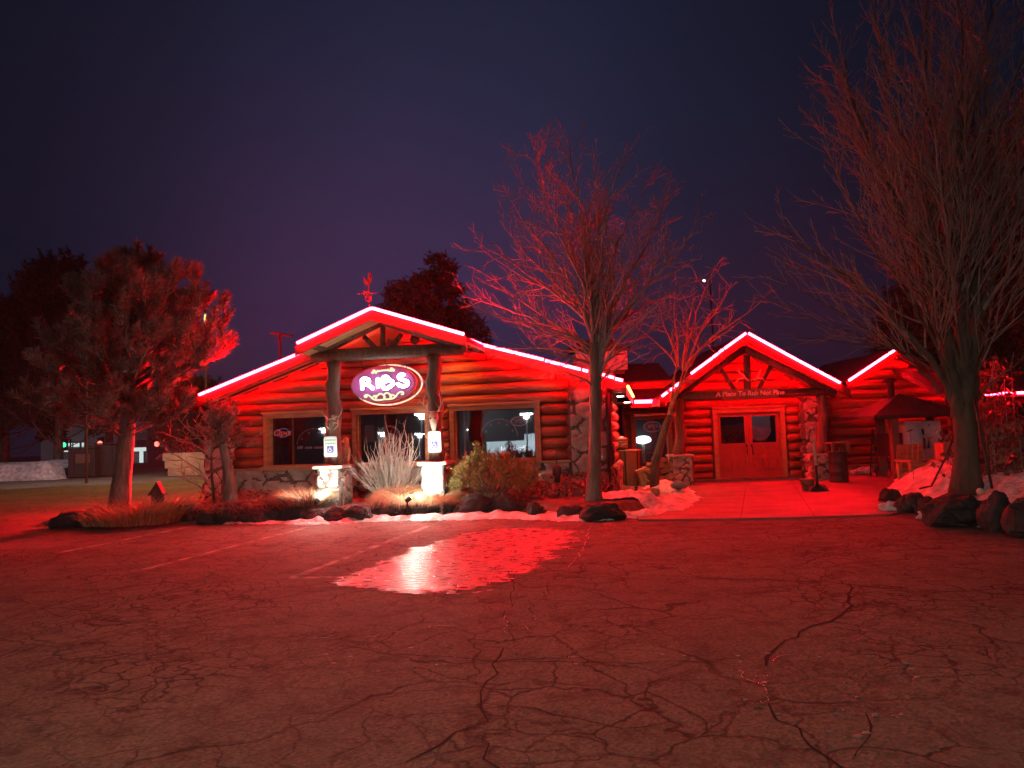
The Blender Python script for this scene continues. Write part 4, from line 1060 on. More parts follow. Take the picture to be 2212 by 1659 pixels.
# reserved parking signs
def pk_sign(x0, x1, y0, y1, label, v):
    w = rect(FA, x0, y0, y1, x1, y0, y1, v); o = thing('parking_sign', label, 'sign', FA.pt((w[0] + w[1]) / 2, v, w[2]), 'reserved parking signs on the porch posts')
    W_, H_ = w[1] - w[0], w[3] - w[2]; cx = (w[0] + w[1]) / 2; r = .035; P = []
    for (a, b, st) in ((w[1] - r, w[3] - r, 0), (w[0] + r, w[3] - r, 90), (w[0] + r, w[2] + r, 180), (w[1] - r, w[2] + r, 270)):
        for k in range(5): t = math.radians(st + k * 22.5); P.append((a + r * math.cos(t), b + r * math.sin(t)))
    mb = MB(); FA.slab(mb, P, v, v + .006); mb.build('sign_plate', M['signwhite'], o)
    mb = MB(); m_ = .022
    for a, b, c, d in ((w[0] + m_, w[1] - m_, w[3] - m_ - .005, w[3] - m_), (w[0] + m_, w[1] - m_, w[2] + m_, w[2] + m_ + .005), (w[0] + m_, w[0] + m_ + .005, w[2] + m_, w[3] - m_), (w[1] - m_ - .005, w[1] - m_, w[2] + m_, w[3] - m_)): FA.box(mb, a, b, v + .006, v + .0075, c, d)
    mb.build('border', M['signgreen'], o)
    mb = MB(); text_into(mb, 'RESERVED', W_ * .178, .001, FA.pt(cx, v + .008, w[2] + H_ * .82), FA.u, FA.z, FA.n, bold=.002); text_into(mb, 'PARKING', W_ * .19, .001, FA.pt(cx, v + .008, w[2] + H_ * .655), FA.u, FA.z, FA.n, bold=.002); mb.build('lettering', M['signgreen'], o)
    s = W_ * .25; cz = w[2] + H_ * .37; mb = MB(); FA.box(mb, cx - s, cx + s, v + .006, v + .009, cz - s, cz + s); bp = mb.build('symbol_panel', M['signblue'], o)
    q = lambda a, b: FA.pt(cx + a * s, v + .011, cz + b * s)
    mb = MB(); th = .085 * s; mb.blob(q(-.22, .68), (s * .13, .003, s * .13), 1, 0, 2)
    mb.tube([q(-.2, .5), q(-.14, .02), q(.22, .0), q(.45, -.5), q(.62, -.45)], th, 6); mb.tube([q(-.17, .25), q(.2, .25)], th * .8, 6)
    mb.tube([q(-.2 + .48 * math.cos(t) * .95, -.18 + .48 * math.sin(t)) for t in [math.radians(110 + i * 22) for i in range(11)]], th, 6); mb.build('wheelchair_symbol', M['signwhite'], bp)
    mb = MB(); FA.box(mb, cx - W_ * .3, cx + W_ * .3, v + .006, v + .008, w[2] + H_ * .125, w[2] + H_ * .155); mb.build('arrow_bar', M['signblue'], o)
    return o


pk_sign(700, 728, 943, 987, 'white reserved parking sign with wheelchair symbol on the post left of the pale twiggy bush', VP + .19)
pk_sign(925, 953, 932, 977, 'white reserved parking sign with wheelchair symbol on the post beside the golden bush', VP + .19)


# antlers / skull on the posts
def antler(mb, c, s, sg, fr=FA, v=0.):
    P = lambda a, b, w=0: fr.pt(c[0] + sg * a * s, v + w * s, c[1] + b * s)
    mb.tube([P(.05, 0), P(.25, .12, .15), P(.42, .4, .3), P(.38, .75, .3), P(.3, 1.05, .2)], [.035 * s * 1.3, .035 * s, .03 * s, .022 * s, .008 * s], 7)
    for a, b in (((.3, .2, .2), (.12, .55, .35)), ((.42, .42, .3), (.62, .7, .35)), ((.39, .7, .3), (.18, .95, .3)), ((.24, .1, .15), (.5, .08, .3))):
        mb.tube([P(*a), P((a[0] + b[0]) / 2 + .03, (a[1] + b[1]) / 2, b[2]), P(*b)], [.026 * s, .02 * s, .006 * s], 6)


c = FA.uz(938, 893, VP + .2); o = thing('deer_skull', 'bleached deer skull with antlers on the right porch post above its parking sign', 'skull', FA.pt(c[0], VP + .2, c[1]), None)
mb = MB(); k = 8
mb.tube([FA.pt(c[0], VP + .2, c[1] + .02), FA.pt(c[0], VP + .24, c[1] - .06), FA.pt(c[0], VP + .26, c[1] - .2), FA.pt(c[0], VP + .26, c[1] - .36)], [.07, .1, .075, .03], 10); mb.build('skull', M['bone'], o, True)
for sg in (-1, 1):
    mb = MB(); antler(mb, (c[0], c[1]), .45, sg, v=VP + .2); mb.build('antler', M['antler'], o, True)
mb = MB()
for sg in (-1, 1): mb.blob(FA.pt(c[0] + sg * .05, VP + .325, c[1] - .1), (.022, .012, .028), 2, .1, 1)
mb.build('eye_socket', M['dark'], o)
c = FA.uz(722, 903, VP + .2); o = thing('antler_mount', 'small antler rack hanging upside down on the left porch post above its parking sign', 'antlers', FA.pt(c[0], VP + .2, c[1]))
mb = MB(); mb.blob(FA.pt(c[0], VP + .2, c[1] + .02), (.07, .05, .06), 5, .1, 2); mb.build('mount_plate', M['antler'], o)
for sg in (-1, 1):
    mb = MB(); P = lambda a, b, w=0: FA.pt(c[0] + sg * a, VP + .2 + w, c[1] + b)
    mb.tube([P(.03, 0), P(.12, -.04, .1), P(.13, -.17, .12), P(.04, -.25, .12)], [.02, .018, .014, .005], 6); mb.tube([P(.1, -.02, .1), P(.2, .08, .12), P(.22, .2, .1)], [.016, .013, .004], 6); mb.tube([P(.13, -.12, .12), P(.05, -.1, .16), P(.04, -.17, .16)], [.012, .01, .004], 6); mb.build('antler', M['antler'], o, True)
# antlers on the entrance king post
c = FB.uz(1618, 815, VE - .2); o = thing('antler_mount', 'dark antlers on the king post above the carved entrance sign', 'antlers', FB.pt(c[0], VE - .2, c[1]))
for sg in (-1, 1):
    mb = MB(); P = lambda a, b, w=0: FB.pt(c[0] + sg * a, VE - .22 + w, c[1] + b)
    mb.tube([P(.03, -.1), P(.18, -.02 - .05 * sg, .1), P(.28, .12, .12), P(.32, .24, .1)], [.035, .032, .022, .006], 7); mb.tube([P(.18, -.03, .1), P(.33, -.06, .14), P(.42, -.16, .12)], [.028, .022, .006], 6); mb.build('antler', M['antler'], o, True)
# ornaments in the gable truss: round baskets and a wreath on a shelf
for x_, y_, rx, rz_, mt, nm, lb in ((803, 722, .1, .11, 'rust', 'metal_pot', 'dark round pot hung in the porch gable left of the king post'), (894, 731, .11, .13, 'iron', 'round_pan', 'black round pan hung in the porch gable right of the wreath')):
    u_, z_ = FA.uz(x_, y_, .5); mb = MB(); mb.blob(FA.pt(u_, .42, z_), (rx, .08, rz_), 3, .05, 3); mb.tube([FA.pt(u_, .42, z_ + rz_ * .9), FA.pt(u_ + .01, .42, z_ + rz_ + .28)], .012, 6)
    tag(mb.build(nm, M[mt], None, True), lb, 'pot')
u_, z_ = FA.uz(846, 730, .5); mb = MB(); e = [FA.pt(u_ + .15 * math.cos(i * .35), .3, z_ + .2 * math.sin(i * .35)) for i in range(19)]; mb.tube(e, [.03 + .008 * math.sin(i * 2) for i in range(19)], 7); tag(mb.build('wreath', M['leaf'], None, True), 'oval twig wreath hung inside the porch gable right of the king post', 'wreath')

# carved figure by the left post
c = FA.px(748, 1010, .9); P0 = gz(748, 1013, .9); o = thing('carved_statue', 'narrow carved wooden bird figure standing on a stump beside the left porch post', 'statue', (0, 0, 0))
X0, Z0 = FA.uz(748, 1010, VP - .5)
mb = MB(); mb.tube([FA.pt(X0, VP - .5, Z0 - .62), FA.pt(X0, VP - .5, Z0 - .1), FA.pt(X0, VP - .5, Z0)], [.13, .12, .13], 12); mb.build('stump', M['wood'], o, True)
mb = MB(); prof = [(0, .085), (.06, .07), (.14, .06), (.24, .085), (.36, .095), (.44, .075), (.5, .055), (.56, .07), (.62, .066), (.67, .02)]
mb.tube([FA.pt(X0 + .01 * math.sin(h * 5), VP - .5, Z0 + h) for h, _ in prof], [r for _, r in prof], 12)
mb.tube([FA.pt(X0 - .03, VP - .43, Z0 + .58), FA.pt(X0 - .05, VP - .33, Z0 + .55)], [.03, .008], 6)
for sg in (-1, 1): mb.blob(FA.pt(X0 + sg * .075, VP - .48, Z0 + .3), (.035, .07, .17), 4, .08, 2)
mb.build('figure', M['carving'], o, True)

# weathervane on the ridge
a = FA.uz(797, 668, VPR - .5); o = thing('weathervane', 'rooster weathervane with an N letter on the peak of the porch roof', 'weathervane', FA.pt(a[0], VPR - .5, a[1]))
wv = lambda x, y: FA.px(x, y, VPR - .5)
mb = MB(); mb.tube([wv(799, 672), wv(795, 600)], .012, 6); mb.build('rod', M['gold'], o)
mb = MB(); text_into(mb, 'N', .16, .008, wv(791, 633), FA.u, FA.z, FA.n, bold=.006); mb.tube([wv(780, 634), wv(772, 634)], .015, 5); mb.tube([wv(776, 634), wv(816, 633)], .007, 5)
e = [wv(796 + 6 * math.cos(t), 644 + 6 * math.sin(t)) for t in [math.radians(a_) for a_ in range(-60, 241, 30)]]; mb.tube(e, .02, 6); mb.build('direction_letters', M['gold'], o)
mb = MB(); R_ = [(788, 615), (785, 602), (787, 597), (791, 606), (795, 608), (797, 598), (796, 592), (799, 587), (802, 590), (801, 596), (803, 600), (801, 607), (798, 612), (795, 616)]
mb.prism([wv(x, y) for x, y in R_], -FA.n * .03); mb.build('rooster', M['gold'], o)
# roof antenna left of the porch roof
o = thing('roof_antenna', 'small crossbar antenna standing on the roof slope left of the porch', 'antenna', FA.px(605, 775, -2.5)); q = lambda x, y: FA.px(x, y, -2.5)
mb = MB(); mb.tube([q(606, 790), q(604, 718)], .035, 6); mb.build('mast', M['gold'], o)
mb = MB(); mb.tube([q(585, 718), q(632, 726)], .03, 6); mb.tube([q(596, 721), q(604, 742), q(616, 724)], .016, 5); mb.build('crossbar', M['gold'], o)
# rooftop unit behind the bare tree
P = atY(1300, 776, 25.0); o = thing('rooftop_unit', 'pale grey boxy air unit on the roof behind the bare tree', 'roof unit', P)
mb = MB(); mb.box((P.x, P.y + .6, P.z - .05), (1.7, 1.2, .62)); mb.build('cabinet', M['greypaint'], o)
mb = MB(); mb.box((P.x - .1, P.y + .5, P.z + .36), (2.0, 1.5, .1)); mb.box((P.x - .1, P.y + .8, P.z + .55), (1.2, .8, .3)); mb.build('hood', M['iron'], o)
mb = MB()
for i in range(6): mb.box((P.x - .4 + i * .16, P.y - .004, P.z - .05), (.02, .02, .5))
mb.build('louvre', M['greypaint'], o)
mb = MB(); mb.box((P.x, P.y + .6, P.z - 1.1), (1.5, 1.0, 1.5)); mb.build('curb', M['iron'], o)

# neon OPEN signs inside the windows
def neon(fr, cx, cy, rx, ry, s, size, mt, mr_, label, v, shear=.1):
    u0, z0 = fr.uz(cx, cy, v); a = fr.uz(cx + rx, cy, v)[0] - u0; b = fr.uz(cx, cy - ry, v)[1] - z0
    o = thing('open_sign', label, 'neon sign', fr.pt(u0, v, z0), 'neon open signs in the windows')
    mb = MB(); mb.tube([fr.pt(u0 + a * math.cos(i * .2618), v, z0 + b * math.sin(i * .2618)) for i in range(25)], .011, 6, False); mb.build('neon_ring', M[mr_], o, True)
    mb = MB(); text_into(mb, s, size, .008, fr.pt(u0, v + .012, z0), fr.u, fr.z, fr.n, shear=shear, bold=-.002); mb.build('neon_letters', M[mt], o)
    mb = MB()
    for sg in (-.6, .6): mb.tube([fr.pt(u0 + a * sg, v, z0 + b * .75), fr.pt(u0 + a * sg, v, z0 + .75)], .004, 4)
    mb.build('chain', M['iron'], o)


neon(FA, 612, 935, 13, 9, 'Open', .23, 'neonred', 'neonblue', 'red script Open neon sign with a violet ring in the leftmost window', -.24, .25)
neon(FA, 1121, 910, 18, 9.5, 'OPEN', .15, 'neondim', 'neondim', 'unlit oval OPEN neon sign in the window above the golden bush', -.24)
neon(FB, 1409, 922, 19, 11, 'OPEN', .2, 'neondim', 'neondim', 'unlit oval OPEN neon sign in the window beside the entrance', -1.15)
# glowing stand-ins for bright reflections in the small window by the entrance
P = FB.px(1389, 950, -1.9); o = thing('white_reflection', 'white glowing shape standing in for a reflection in the window beside the entrance', 'lamp', P)
mb = MB(); mb.blob(P, (.27, .2, .13), 3, .06, 3); mb.build('shade', M['lampcool'], o, True); mb = MB(); mb.tube([P + V((0, 0, -.1)), P + V((0, 0, -.75))], .05, 8); mb.build('stem', M['bone'], o)
for x_, y_, w_, h_, mt, nm, lb in ((1409, 956, .42, .3, 'litblue', 'blue_reflection', 'glowing blue box standing in for a reflection in the small window beside the entrance'), (1437, 944, .3, .18, 'litred', 'red_reflection', 'glowing red box standing in for a reflection in the small window beside the entrance'), (1379, 918, .3, .35, 'litamber', 'amber_reflection', 'glowing amber box standing in for a reflection in the small window beside the entrance')):
    P = FB.px(x_, y_, -2.4); mb = MB(); mb.box(P, (w_, .2, h_)); mb.box(P + V((0, -.11, h_ * .1)), (w_ * .5, .02, h_ * .15)); tag(mb.build(nm, M[mt], None), lb, 'display')
r2 = random.Random(3)
for i in range(9):
    P = FB.px(1412 + i * 4.4, 968 + r2.uniform(-3, 8), -2.0 - r2.uniform(0, .5)); mb = MB(); h_ = r2.uniform(.12, .24)
    mb.tube([P, P + V((0, 0, h_ * .6)), P + V((0, 0, h_ * .75)), P + V((0, 0, h_))], [.05, .05, .02, .018], 8); tag(mb.build('bottle', M['litwhite'], None, True), 'small glowing bottle shape standing in for a reflection in the small window beside the entrance', 'bottle', 'glowing reflection gleams in the small window')


# ------------------------------------------------------------------ boulders
def boulder(x0, x1, y0, y1, label, zb=-.02, dep=.75, grp='dark boulders edging the planting bed', seed=[0]):
    seed[0] += 1; P = gz((x0 + x1) / 2, y1, 0.0); dpx = P.y
    w = (x1 - x0) / 1640 * dpx / 2; h = (y1 - y0) / 1640 * dpx
    mb = MB(); mb.blob((P.x, P.y + w * dep * .8, h * .42 + zb), (w * 1.04, w * dep, h * .62), seed[0], .2, 4, 1.2, 0, .22)
    o = mb.build('boulder', M['rock'], None, False); tag(o, label, 'boulder', grp); return o


for b in ((98, 186, 1106, 1142, 'dark boulder at the far left end of the planting bed'), (160, 235, 1100, 1141, 'dark boulder just right of the leftmost boulder beneath the pine'),
          (372, 422, 1090, 1133, 'dark boulder right of the orange grass clump under the pine'), (456, 532, 1086, 1132, 'rounded dark boulder in front of the cedar trunk'), (420, 462, 1100, 1134, 'small dark boulder between two rounded ones left of the cedar trunk'),
          (526, 604, 1092, 1131, 'dark boulder right of the cedar trunk below the stone base'), (600, 655, 1096, 1128, 'low dark boulder under the brown grass left of the lit pillar'), (650, 706, 1100, 1129, 'small dark boulder in front of the left lit pillar'),
          (698, 748, 1096, 1130, 'dark boulder just right of the left lit pillar'), (742, 802, 1086, 1128, 'dark boulder left of the drooping grass'), (796, 876, 1078, 1121, 'dark boulder behind the left drooping grass tuft'),
          (872, 945, 1074, 1117, 'dark boulder behind the right drooping grass tuft'), (938, 996, 1066, 1112, 'dark boulder in front of the right lit pillar'), (985, 1062, 1072, 1115, 'long flat dark boulder below the golden bush'),
          (1058, 1128, 1066, 1112, 'square dark boulder right below the golden bush'), (1118, 1182, 1078, 1108, 'reddish low boulder right of the golden bush'), (1138, 1180, 1088, 1121, 'small boulder poking out of the snow strip'),
          (1206, 1258, 1090, 1123, 'round boulder left of the biggest boulder by the bare tree'), (1252, 1352, 1086, 1126, 'biggest dark boulder in front of the bare tree trunk'), (1176, 1228, 1072, 1098, 'flat boulder on the snow left of the bare tree trunk')):
    boulder(*b)
for b in ((1908, 1952, 1058, 1086, 'small boulder at the tip of the snow mound by the walk'), (1952, 2008, 1066, 1108, 'dark boulder capped with snow at the corner of the snow mound'), (1990, 2046, 1076, 1112, 'boulder behind the white snow clump on the mound'),
          (2030, 2156, 1072, 1140, 'largest boulder on the front of the snow mound'), (2140, 2215, 1066, 1152, 'tall dark boulder at the right edge below the big bare tree'), (2205, 2290, 1080, 1165, 'dark boulder cut by the right edge of the view')):
    boulder(*b, grp='boulders holding the snow mound', dep=.9)
for x0, x1, y0, y1, s_ in ((1990, 2040, 1100, 1122, 1), (1905, 1960, 1088, 1106, 2)):
    P = gz((x0 + x1) / 2, y1, 0); w = (x1 - x0) / 1640 * P.y / 2; h = (y1 - y0) / 1640 * P.y; mb = MB(); mb.blob((P.x, P.y + w * .5, h * .3), (w, w * .7, h * .75), s_ + 40, .25, 4, 2.2)
    tag(mb.build('snow_clump', M['snow'], None, True), ('white snow clump left of the largest mound boulder', 'pinkish snow clump at the corner of the walk')[s_ - 1], 'snow clump')

# ------------------------------------------------------------------ flood lights in the bed
for (x_, y_, tgt, p, lb) in ((712, 1092, FA.pt((b1[0] + b1[1]) / 2 - .02, VP + .3, .74), 330, 'small floodlight aimed at the left stone post base'), (884, 1080, FA.pt((b2[0] + b2[1]) / 2, VP + .3, .76), 330, 'small floodlight between the grasses aimed at the right stone post base')):
    t = V(tgt); P = t + FA.n * .62 + FA.u * (.05 if x_ < 800 else -.3); P.z = .42
    o = thing('floodlight', lb, 'floodlight', P, 'floodlights in the planting bed'); d = (t - P).normalized()
    mb = MB(); mb.tube([P - d * .12, P - d * .03, P], [.035, .05, .055], 12); mb.build('housing', M['iron'], o, True)
    mb = MB(); mb.tube([P + d * .001, P + d * .006], .05, 12); mb.build('lens', M['lampcool'], o)
    mb = MB(); mb.tube([P - d * .08, P - d * .08 + V((0, 0, -.3))], .015, 6); mb.build('spike', M['iron'], o)
    lamp('flood_beam', 'SPOT', P + d * .02, p, (1, .97, .86), o, .05, t, 84, .3)
    lamp('flood_spill', 'POINT', P + d * .1 + V((0, 0, .3)), (75 if x_ < 800 else 85), (1, .95, .8), o, .06)

# ------------------------------------------------------------------ yard things
# rusty bin with a basket on it
P = gz(1352, 1048, .05); o = thing('rusty_bin', 'tall rusty square bin standing in the corner between hall and entrance', 'bin', P)
ax = (V((math.cos(.35), -math.sin(.35) * 0 + .35, 0)).normalized(), V((-.35, math.cos(.35), 0)).normalized(), V((0, 0, 1)))
w = .78; h = 1.02; PB = P + V((0, .4, 0)); PB.z = .0
mb = MB(); k = 12
mb.tube([PB + V((0, 0, 0)), PB + V((0, 0, h * .98))], [w * .62, w * .66], 8); mb.build('body', M['rust'], o)
mb = MB(); mb.tube([PB + V((0, 0, h * .98)), PB + V((0, 0, h * 1.02))], [w * .7, w * .68], 8); mb.build('rim', M['rust'], o)
mb = MB()
for a_ in range(8):
    t = math.radians(a_ * 45); mb.tube([PB + V((math.cos(t) * w * .63, math.sin(t) * w * .63, 0)), PB + V((math.cos(t) * w * .67, math.sin(t) * w * .67, h))], .018, 5)
mb.build('corner_strap', M['iron'], o)
PK = PB + V((-.12, -.1, h * 1.02)); o = thing('wicker_basket', 'wicker basket with a pale cloth inside standing on the rusty bin', 'basket', PK)
mb = MB(); mb.tube([PK, PK + V((0, 0, .04))], [.2, .2], 14); mb.build('foot', M['iron'], o)
mb = MB(); mb.tube([PK + V((0, 0, .05 + i * .035)) for i in range(9)], [.26 + .02 * (i % 2) for i in range(9)], 18); mb.build('body', M['wicker'], o)
mb = MB(); mb.blob(PK + V((0, 0, .34)), (.2, .2, .06), 2, .15, 3); mb.build('cloth', M['white'], o, True)
# crooked crate and a plank
P = gz(1397, 1047, .05); mb = MB(); ax = (V((.93, .1, .3)).normalized(), V((-.1, 1, 0)).normalized(), V((-.3, 0, .95)).normalized())
for i in range(3): mb.box(P + ax[0] * ((i - 1) * .12) + ax[2] * .24, (.1, .3, .46), ax)
mb.box(P + ax[2] * .44 - ax[1] * .16, (.4, .03, .07), ax); mb.box(P + ax[2] * .08 - ax[1] * .16, (.4, .03, .07), ax)
tag(mb.build('wooden_crate', M['wood'], None), 'small wooden crate tipped against the rusty bin', 'crate')
A, B = gz(1342, 1062, .2), FA.px(1321, 1010, .25); mb = MB(); d = (B - A); mb.tube([A, B], .035, 4); tag(mb.build('leaning_plank', M['plank'], None), 'red plank leaning against the stone corner pier', 'plank')
P = gz(1375, 1068, .3); mb = MB(); mb.tube([P + V((0, 0, -.1)), P + V((0, 0, .12)), P + V((0, 0, .16))], [.035, .03, .045], 8); tag(mb.build('sprinkler_stake', M['iron'], None), 'short dark stake sticking out of the snow heap', 'stake')
P = gz(1408, 1066, .3); mb = MB(); mb.blob(P + V((0, 0, .02)), (.17, .12, .1), 61, .2, 3, 1.2, .4, .3); tag(mb.build('brown_stone', M['wood'], None), 'brown stone lying on the snow heap near the entrance', 'stone')
P = gz(1468, 1050, .28); mb = MB(); mb.blob(P + V((0, 0, .02)), (.2, .15, .1), 77, .15, 3, 1.2, 0, .3); tag(mb.build('grey_stone', M['stone'], None), 'grey stone half buried in snow before the left porch post base', 'stone')
# firewood pile
r3 = random.Random(8)
for i in range(42):
    row = i // 9; c_ = i % 9; x_ = 1404 + c_ * 6.3 + (row % 2) * 3; Pq = atY(x_, 1036, 21.3); rr = r3.uniform(.065, .1); z_ = .1 + row * .165 + r3.uniform(-.02, .02) + (.05 if c_ > 5 else 0)
    if row == 4 and c_ < 2: continue
    a_ = r3.uniform(-.12, .12); mb = MB(); mb.tube([V((Pq.x, 21.0 + r3.uniform(-.05, .05), z_)), V((Pq.x + a_, 21.5, z_ + r3.uniform(-.03, .03)))], [rr, rr * r3.uniform(.85, 1)], r3.choice((5, 6, 7))); tag(mb.build('firewood_log', M['firewood'], None), 'split firewood log in the stack beside the entrance post', 'log', 'stacked firewood logs')
# water pump
P = gz(1204, 1062, .28); P.y = FA.pt(.7, .6, 0).y; P = FA.pt(FA.uz(1204, 1050, .7)[0], .7, BEDZ - .02)
o = thing('water_pump', 'old iron hand pump standing by the stone base left of the bare tree', 'pump', P)
mb = MB(); mb.tube([P, P + V((0, 0, .05)), P + V((0, 0, .06)), P + V((0, 0, .42)), P + V((0, 0, .44)), P + V((0, 0, .62)), P + V((0, 0, .66))], [.13, .13, .07, .06, .1, .1, .05], 12); mb.build('body', M['iron'], o, True)
mb = MB(); mb.tube([P + V((0, 0, .64)), P + V((0, 0, .98))], .015, 6); mb.build('rod', M['iron'], o)
mb = MB(); mb.tube([P + V((-.16, 0, .95)), P + V((0, 0, .99)), P + V((.05, 0, .97))], .018, 6); mb.build('handle', M['iron'], o)
mb = MB(); mb.tube([P + V((.06, -.02, .5)), P + V((.2, -.06, .5)), P + V((.22, -.06, .42))], [.03, .03, .035], 8); mb.build('spout', M['iron'], o, True)
# peaked wooden marker left
P = gz(340, 1100, .25); o = thing('wooden_marker', 'short dark wooden post with a peaked top in the grass right of the pine trunk', 'post', P)
mb = MB(); c_ = P + V((0, 0, -.1)); w = .11; mb.prism([c_ + V((-w, -.06, 0)), c_ + V((w, -.06, 0)), c_ + V((w * 1.1, -.06, .46)), c_ + V((.02, -.06, .66)), c_ + V((-w * .9, -.06, .44))], (0, .12, 0)); mb.build('post', M['dimwood'], o)
mb = MB()
for sg in (-1, 1): mb.prism([c_ + V((.02, -.09, .69)), c_ + V((sg * (w + .05), -.09, .43)), c_ + V((sg * (w + .05), -.09, .4)), c_ + V((.02, -.09, .655))], (0, .18, 0))
mb.build('cap', M['dimwood'], o)

# trash barrel right of the entrance
P = gz(1820, 1042, .03); P.y += .2; o = thing('trash_barrel', 'dark ribbed trash barrel with an open square hood right of the entrance', 'trash can', P)
mb = MB(); mb.tube([P + V((0, 0, h_)) for h_ in (.0, .03, .05, .25, .27, .3, .5, .52, .55, .74, .76, .79)], [.235, .24, .23, .23, .243, .23, .23, .243, .23, .23, .245, .24], 22); mb.build('body', M['iron'], o, True)
mb = MB(); mb.box(P + V((0, 0, 1.035)), (.46, .46, .035)); 
for a_, b_ in ((-.2, -.2), (.19, -.19), (-.2, .2), (.19, .19)): mb.box(P + V((a_, b_, .91)), (.07 if a_ < 0 else .1, .07, .215))
mb.box(P + V((0, 0, .8)), (.47, .47, .018)); mb.build('hood', M['brownplastic'], o)
# snow shovel in a bucket
P = gz(1757, 1060, .03); o = thing('metal_bucket', 'tapered metal bucket on the walk in front of the right porch post', 'bucket', P + V((0, .15, 0))); Pq = P + V((-.07, .15, 0))
mb = MB(); mb.tube([Pq, Pq + V((0, 0, .26)), Pq + V((0, 0, .27))], [.11, .165, .17], 16); mb.build('pail', M['rust'], o, True)
mb = MB(); mb.tube([Pq + V((.17 * math.cos(t), .0, .26 - .16 * math.sin(t))) + V((0, -.17 * math.sin(t), 0)) for t in [i * math.pi / 8 for i in range(9)]], .007, 5); mb.build('handle', M['iron'], o)
Ps = gz(1775, 1062, .03) + V((0, .1, 0)); o = thing('snow_shovel', 'upright snow shovel with a pale upper shaft standing by the bucket', 'shovel', Ps)
top = atY(1758, 950, Ps.y + .1); mb = MB(); lo = Ps + V((-.05, 0, .1)); md = lo + (top - lo) * .45
mb.tube([lo, md], .032, 8); mb.build('lower_shaft', M['iron'], o, True); mb = MB(); mb.tube([md, top], .034, 8); mb.build('upper_shaft', M['bone'], o, True)
mb = MB(); mb.prism([Ps + V((-.26, -.02, .0)), Ps + V((.2, -.05, .0)), Ps + V((.18, .12, .12)), Ps + V((-.02, .04, .16)), Ps + V((-.22, .12, .1))], (0, .02, .015)); mb.build('blade', M['iron'], o)

# smoker under its little roof
SY = 20.6
o = thing('smoker_cabinet', 'grey steel barbecue smoker cabinet with three latches under the small roof', 'smoker', gz(1995, 1030, .03))
fs_ = Frame(0, SY, 0); cw_ = rect(fs_, 1957, 911, 998, 2034, 908, 994); 
mb = MB(); fs_.box(mb, cw_[0], cw_[1], -.9, 0, cw_[2], cw_[3]); mb.build('cabinet', M['smokerpaint'], o)
mb = MB(); H_ = cw_[3] - cw_[2]; W_ = cw_[1] - cw_[0]
fs_.box(mb, cw_[0] + .08, (cw_[0] + cw_[1]) / 2 - .01, .002, .03, cw_[2] + .1, cw_[2] + H_ * .74); mb.build('door_panel', M['smokerpaint'], o)
mb = MB(); fs_.box(mb, (cw_[0] + cw_[1]) / 2 + .01, cw_[1] - .06, .002, .03, cw_[2] + .1, cw_[2] + H_ * .74); mb.build('door_panel', M['smokerpaint'], o)
for a_ in (.47, .59):
    mb = MB(); u_ = cw_[0] + W_ * a_; mb.tube([fs_.pt(u_, .03, cw_[2] + H_ * .33), fs_.pt(u_, .08, cw_[2] + H_ * .34), fs_.pt(u_, .08, cw_[2] + H_ * .56), fs_.pt(u_, .03, cw_[2] + H_ * .57)], .022, 7); mb.build('handle', M['iron'], o)
mb = MB(); fs_.box(mb, cw_[0] + W_ * .45, cw_[0] + W_ * .5, .002, .05, cw_[2] + H_ * .66, cw_[2] + H_ * .8); mb.build('gauge', M['iron'], o)
for a_, b_ in ((.18, .7), (.18, .5), (.87, .71), (.88, .52), (.9, .31)):
    mb = MB(); fs_.box(mb, cw_[0] + W_ * a_ - .035, cw_[0] + W_ * a_ + .035, .032, .05, cw_[2] + H_ * b_ - .02, cw_[2] + H_ * b_ + .02); mb.build('hinge', M['white'], o)
for a_ in (.06, .94):
    for v_ in (-.1, -.8): mb = MB(); fs_.box(mb, cw_[0] + W_ * a_ - .04, cw_[0] + W_ * a_ + .04, v_ - .04, v_ + .04, 0.03, cw_[2]); mb.build('leg', M['iron'], o)
mb = MB(); fs_.box(mb, cw_[0] - .35, cw_[0] - .03, -.9, -.1, cw_[2] + .15, cw_[3] - .3); mb.build('firebox', M['iron'], o)
pc = fs_.uz(1925, 850, -.6); mb = MB(); mb.tube([fs_.pt(pc[0], -.6, cw_[3] - .4), fs_.pt(pc[0], -.6, fs_.uz(1925, 824, -.6)[1])], .095, 12); mb.build('flue', M['iron'], o, True)
mb = MB(); zt_ = fs_.uz(1925, 824, -.6)[1]; mb.tube([fs_.pt(pc[0], -.6, zt_), fs_.pt(pc[0], -.6, zt_ + .03), fs_.pt(pc[0], -.6, zt_ + .1)], [.2, .19, .1], 12); mb.build('flue_cap', M['iron'], o, True)
sh = thing('smoker_shelter', 'small dark peaked roof shelter on posts over the smoker', 'shelter', gz(1940, 1030, .03))
f2 = Frame(0, 20.0, 0); a0, a1, ap_ = f2.uz(1888, 898), f2.uz(2096, 890), f2.uz(1992, 852)
zb = (a0[1] + a1[1]) / 2; A_ = [f2.pt(a0[0], 0, zb), f2.pt(a1[0], 0, zb), f2.pt(a1[0], -2.2, zb), f2.pt(a0[0], -2.2, zb)]; top = f2.pt((a0[0] + a1[0]) / 2, -1.1, ap_[1] + .08)
mb = MB(); mb.add([*A_, top, *[p - V((0, 0, .09)) for p in A_]], [(0, 1, 4), (1, 2, 4), (2, 3, 4), (3, 0, 4), (5, 6, 1, 0), (6, 7, 2, 1), (7, 8, 3, 2), (8, 5, 0, 3), (8, 7, 6, 5)]); mb.build('hip_roof', M['shingle'], sh)
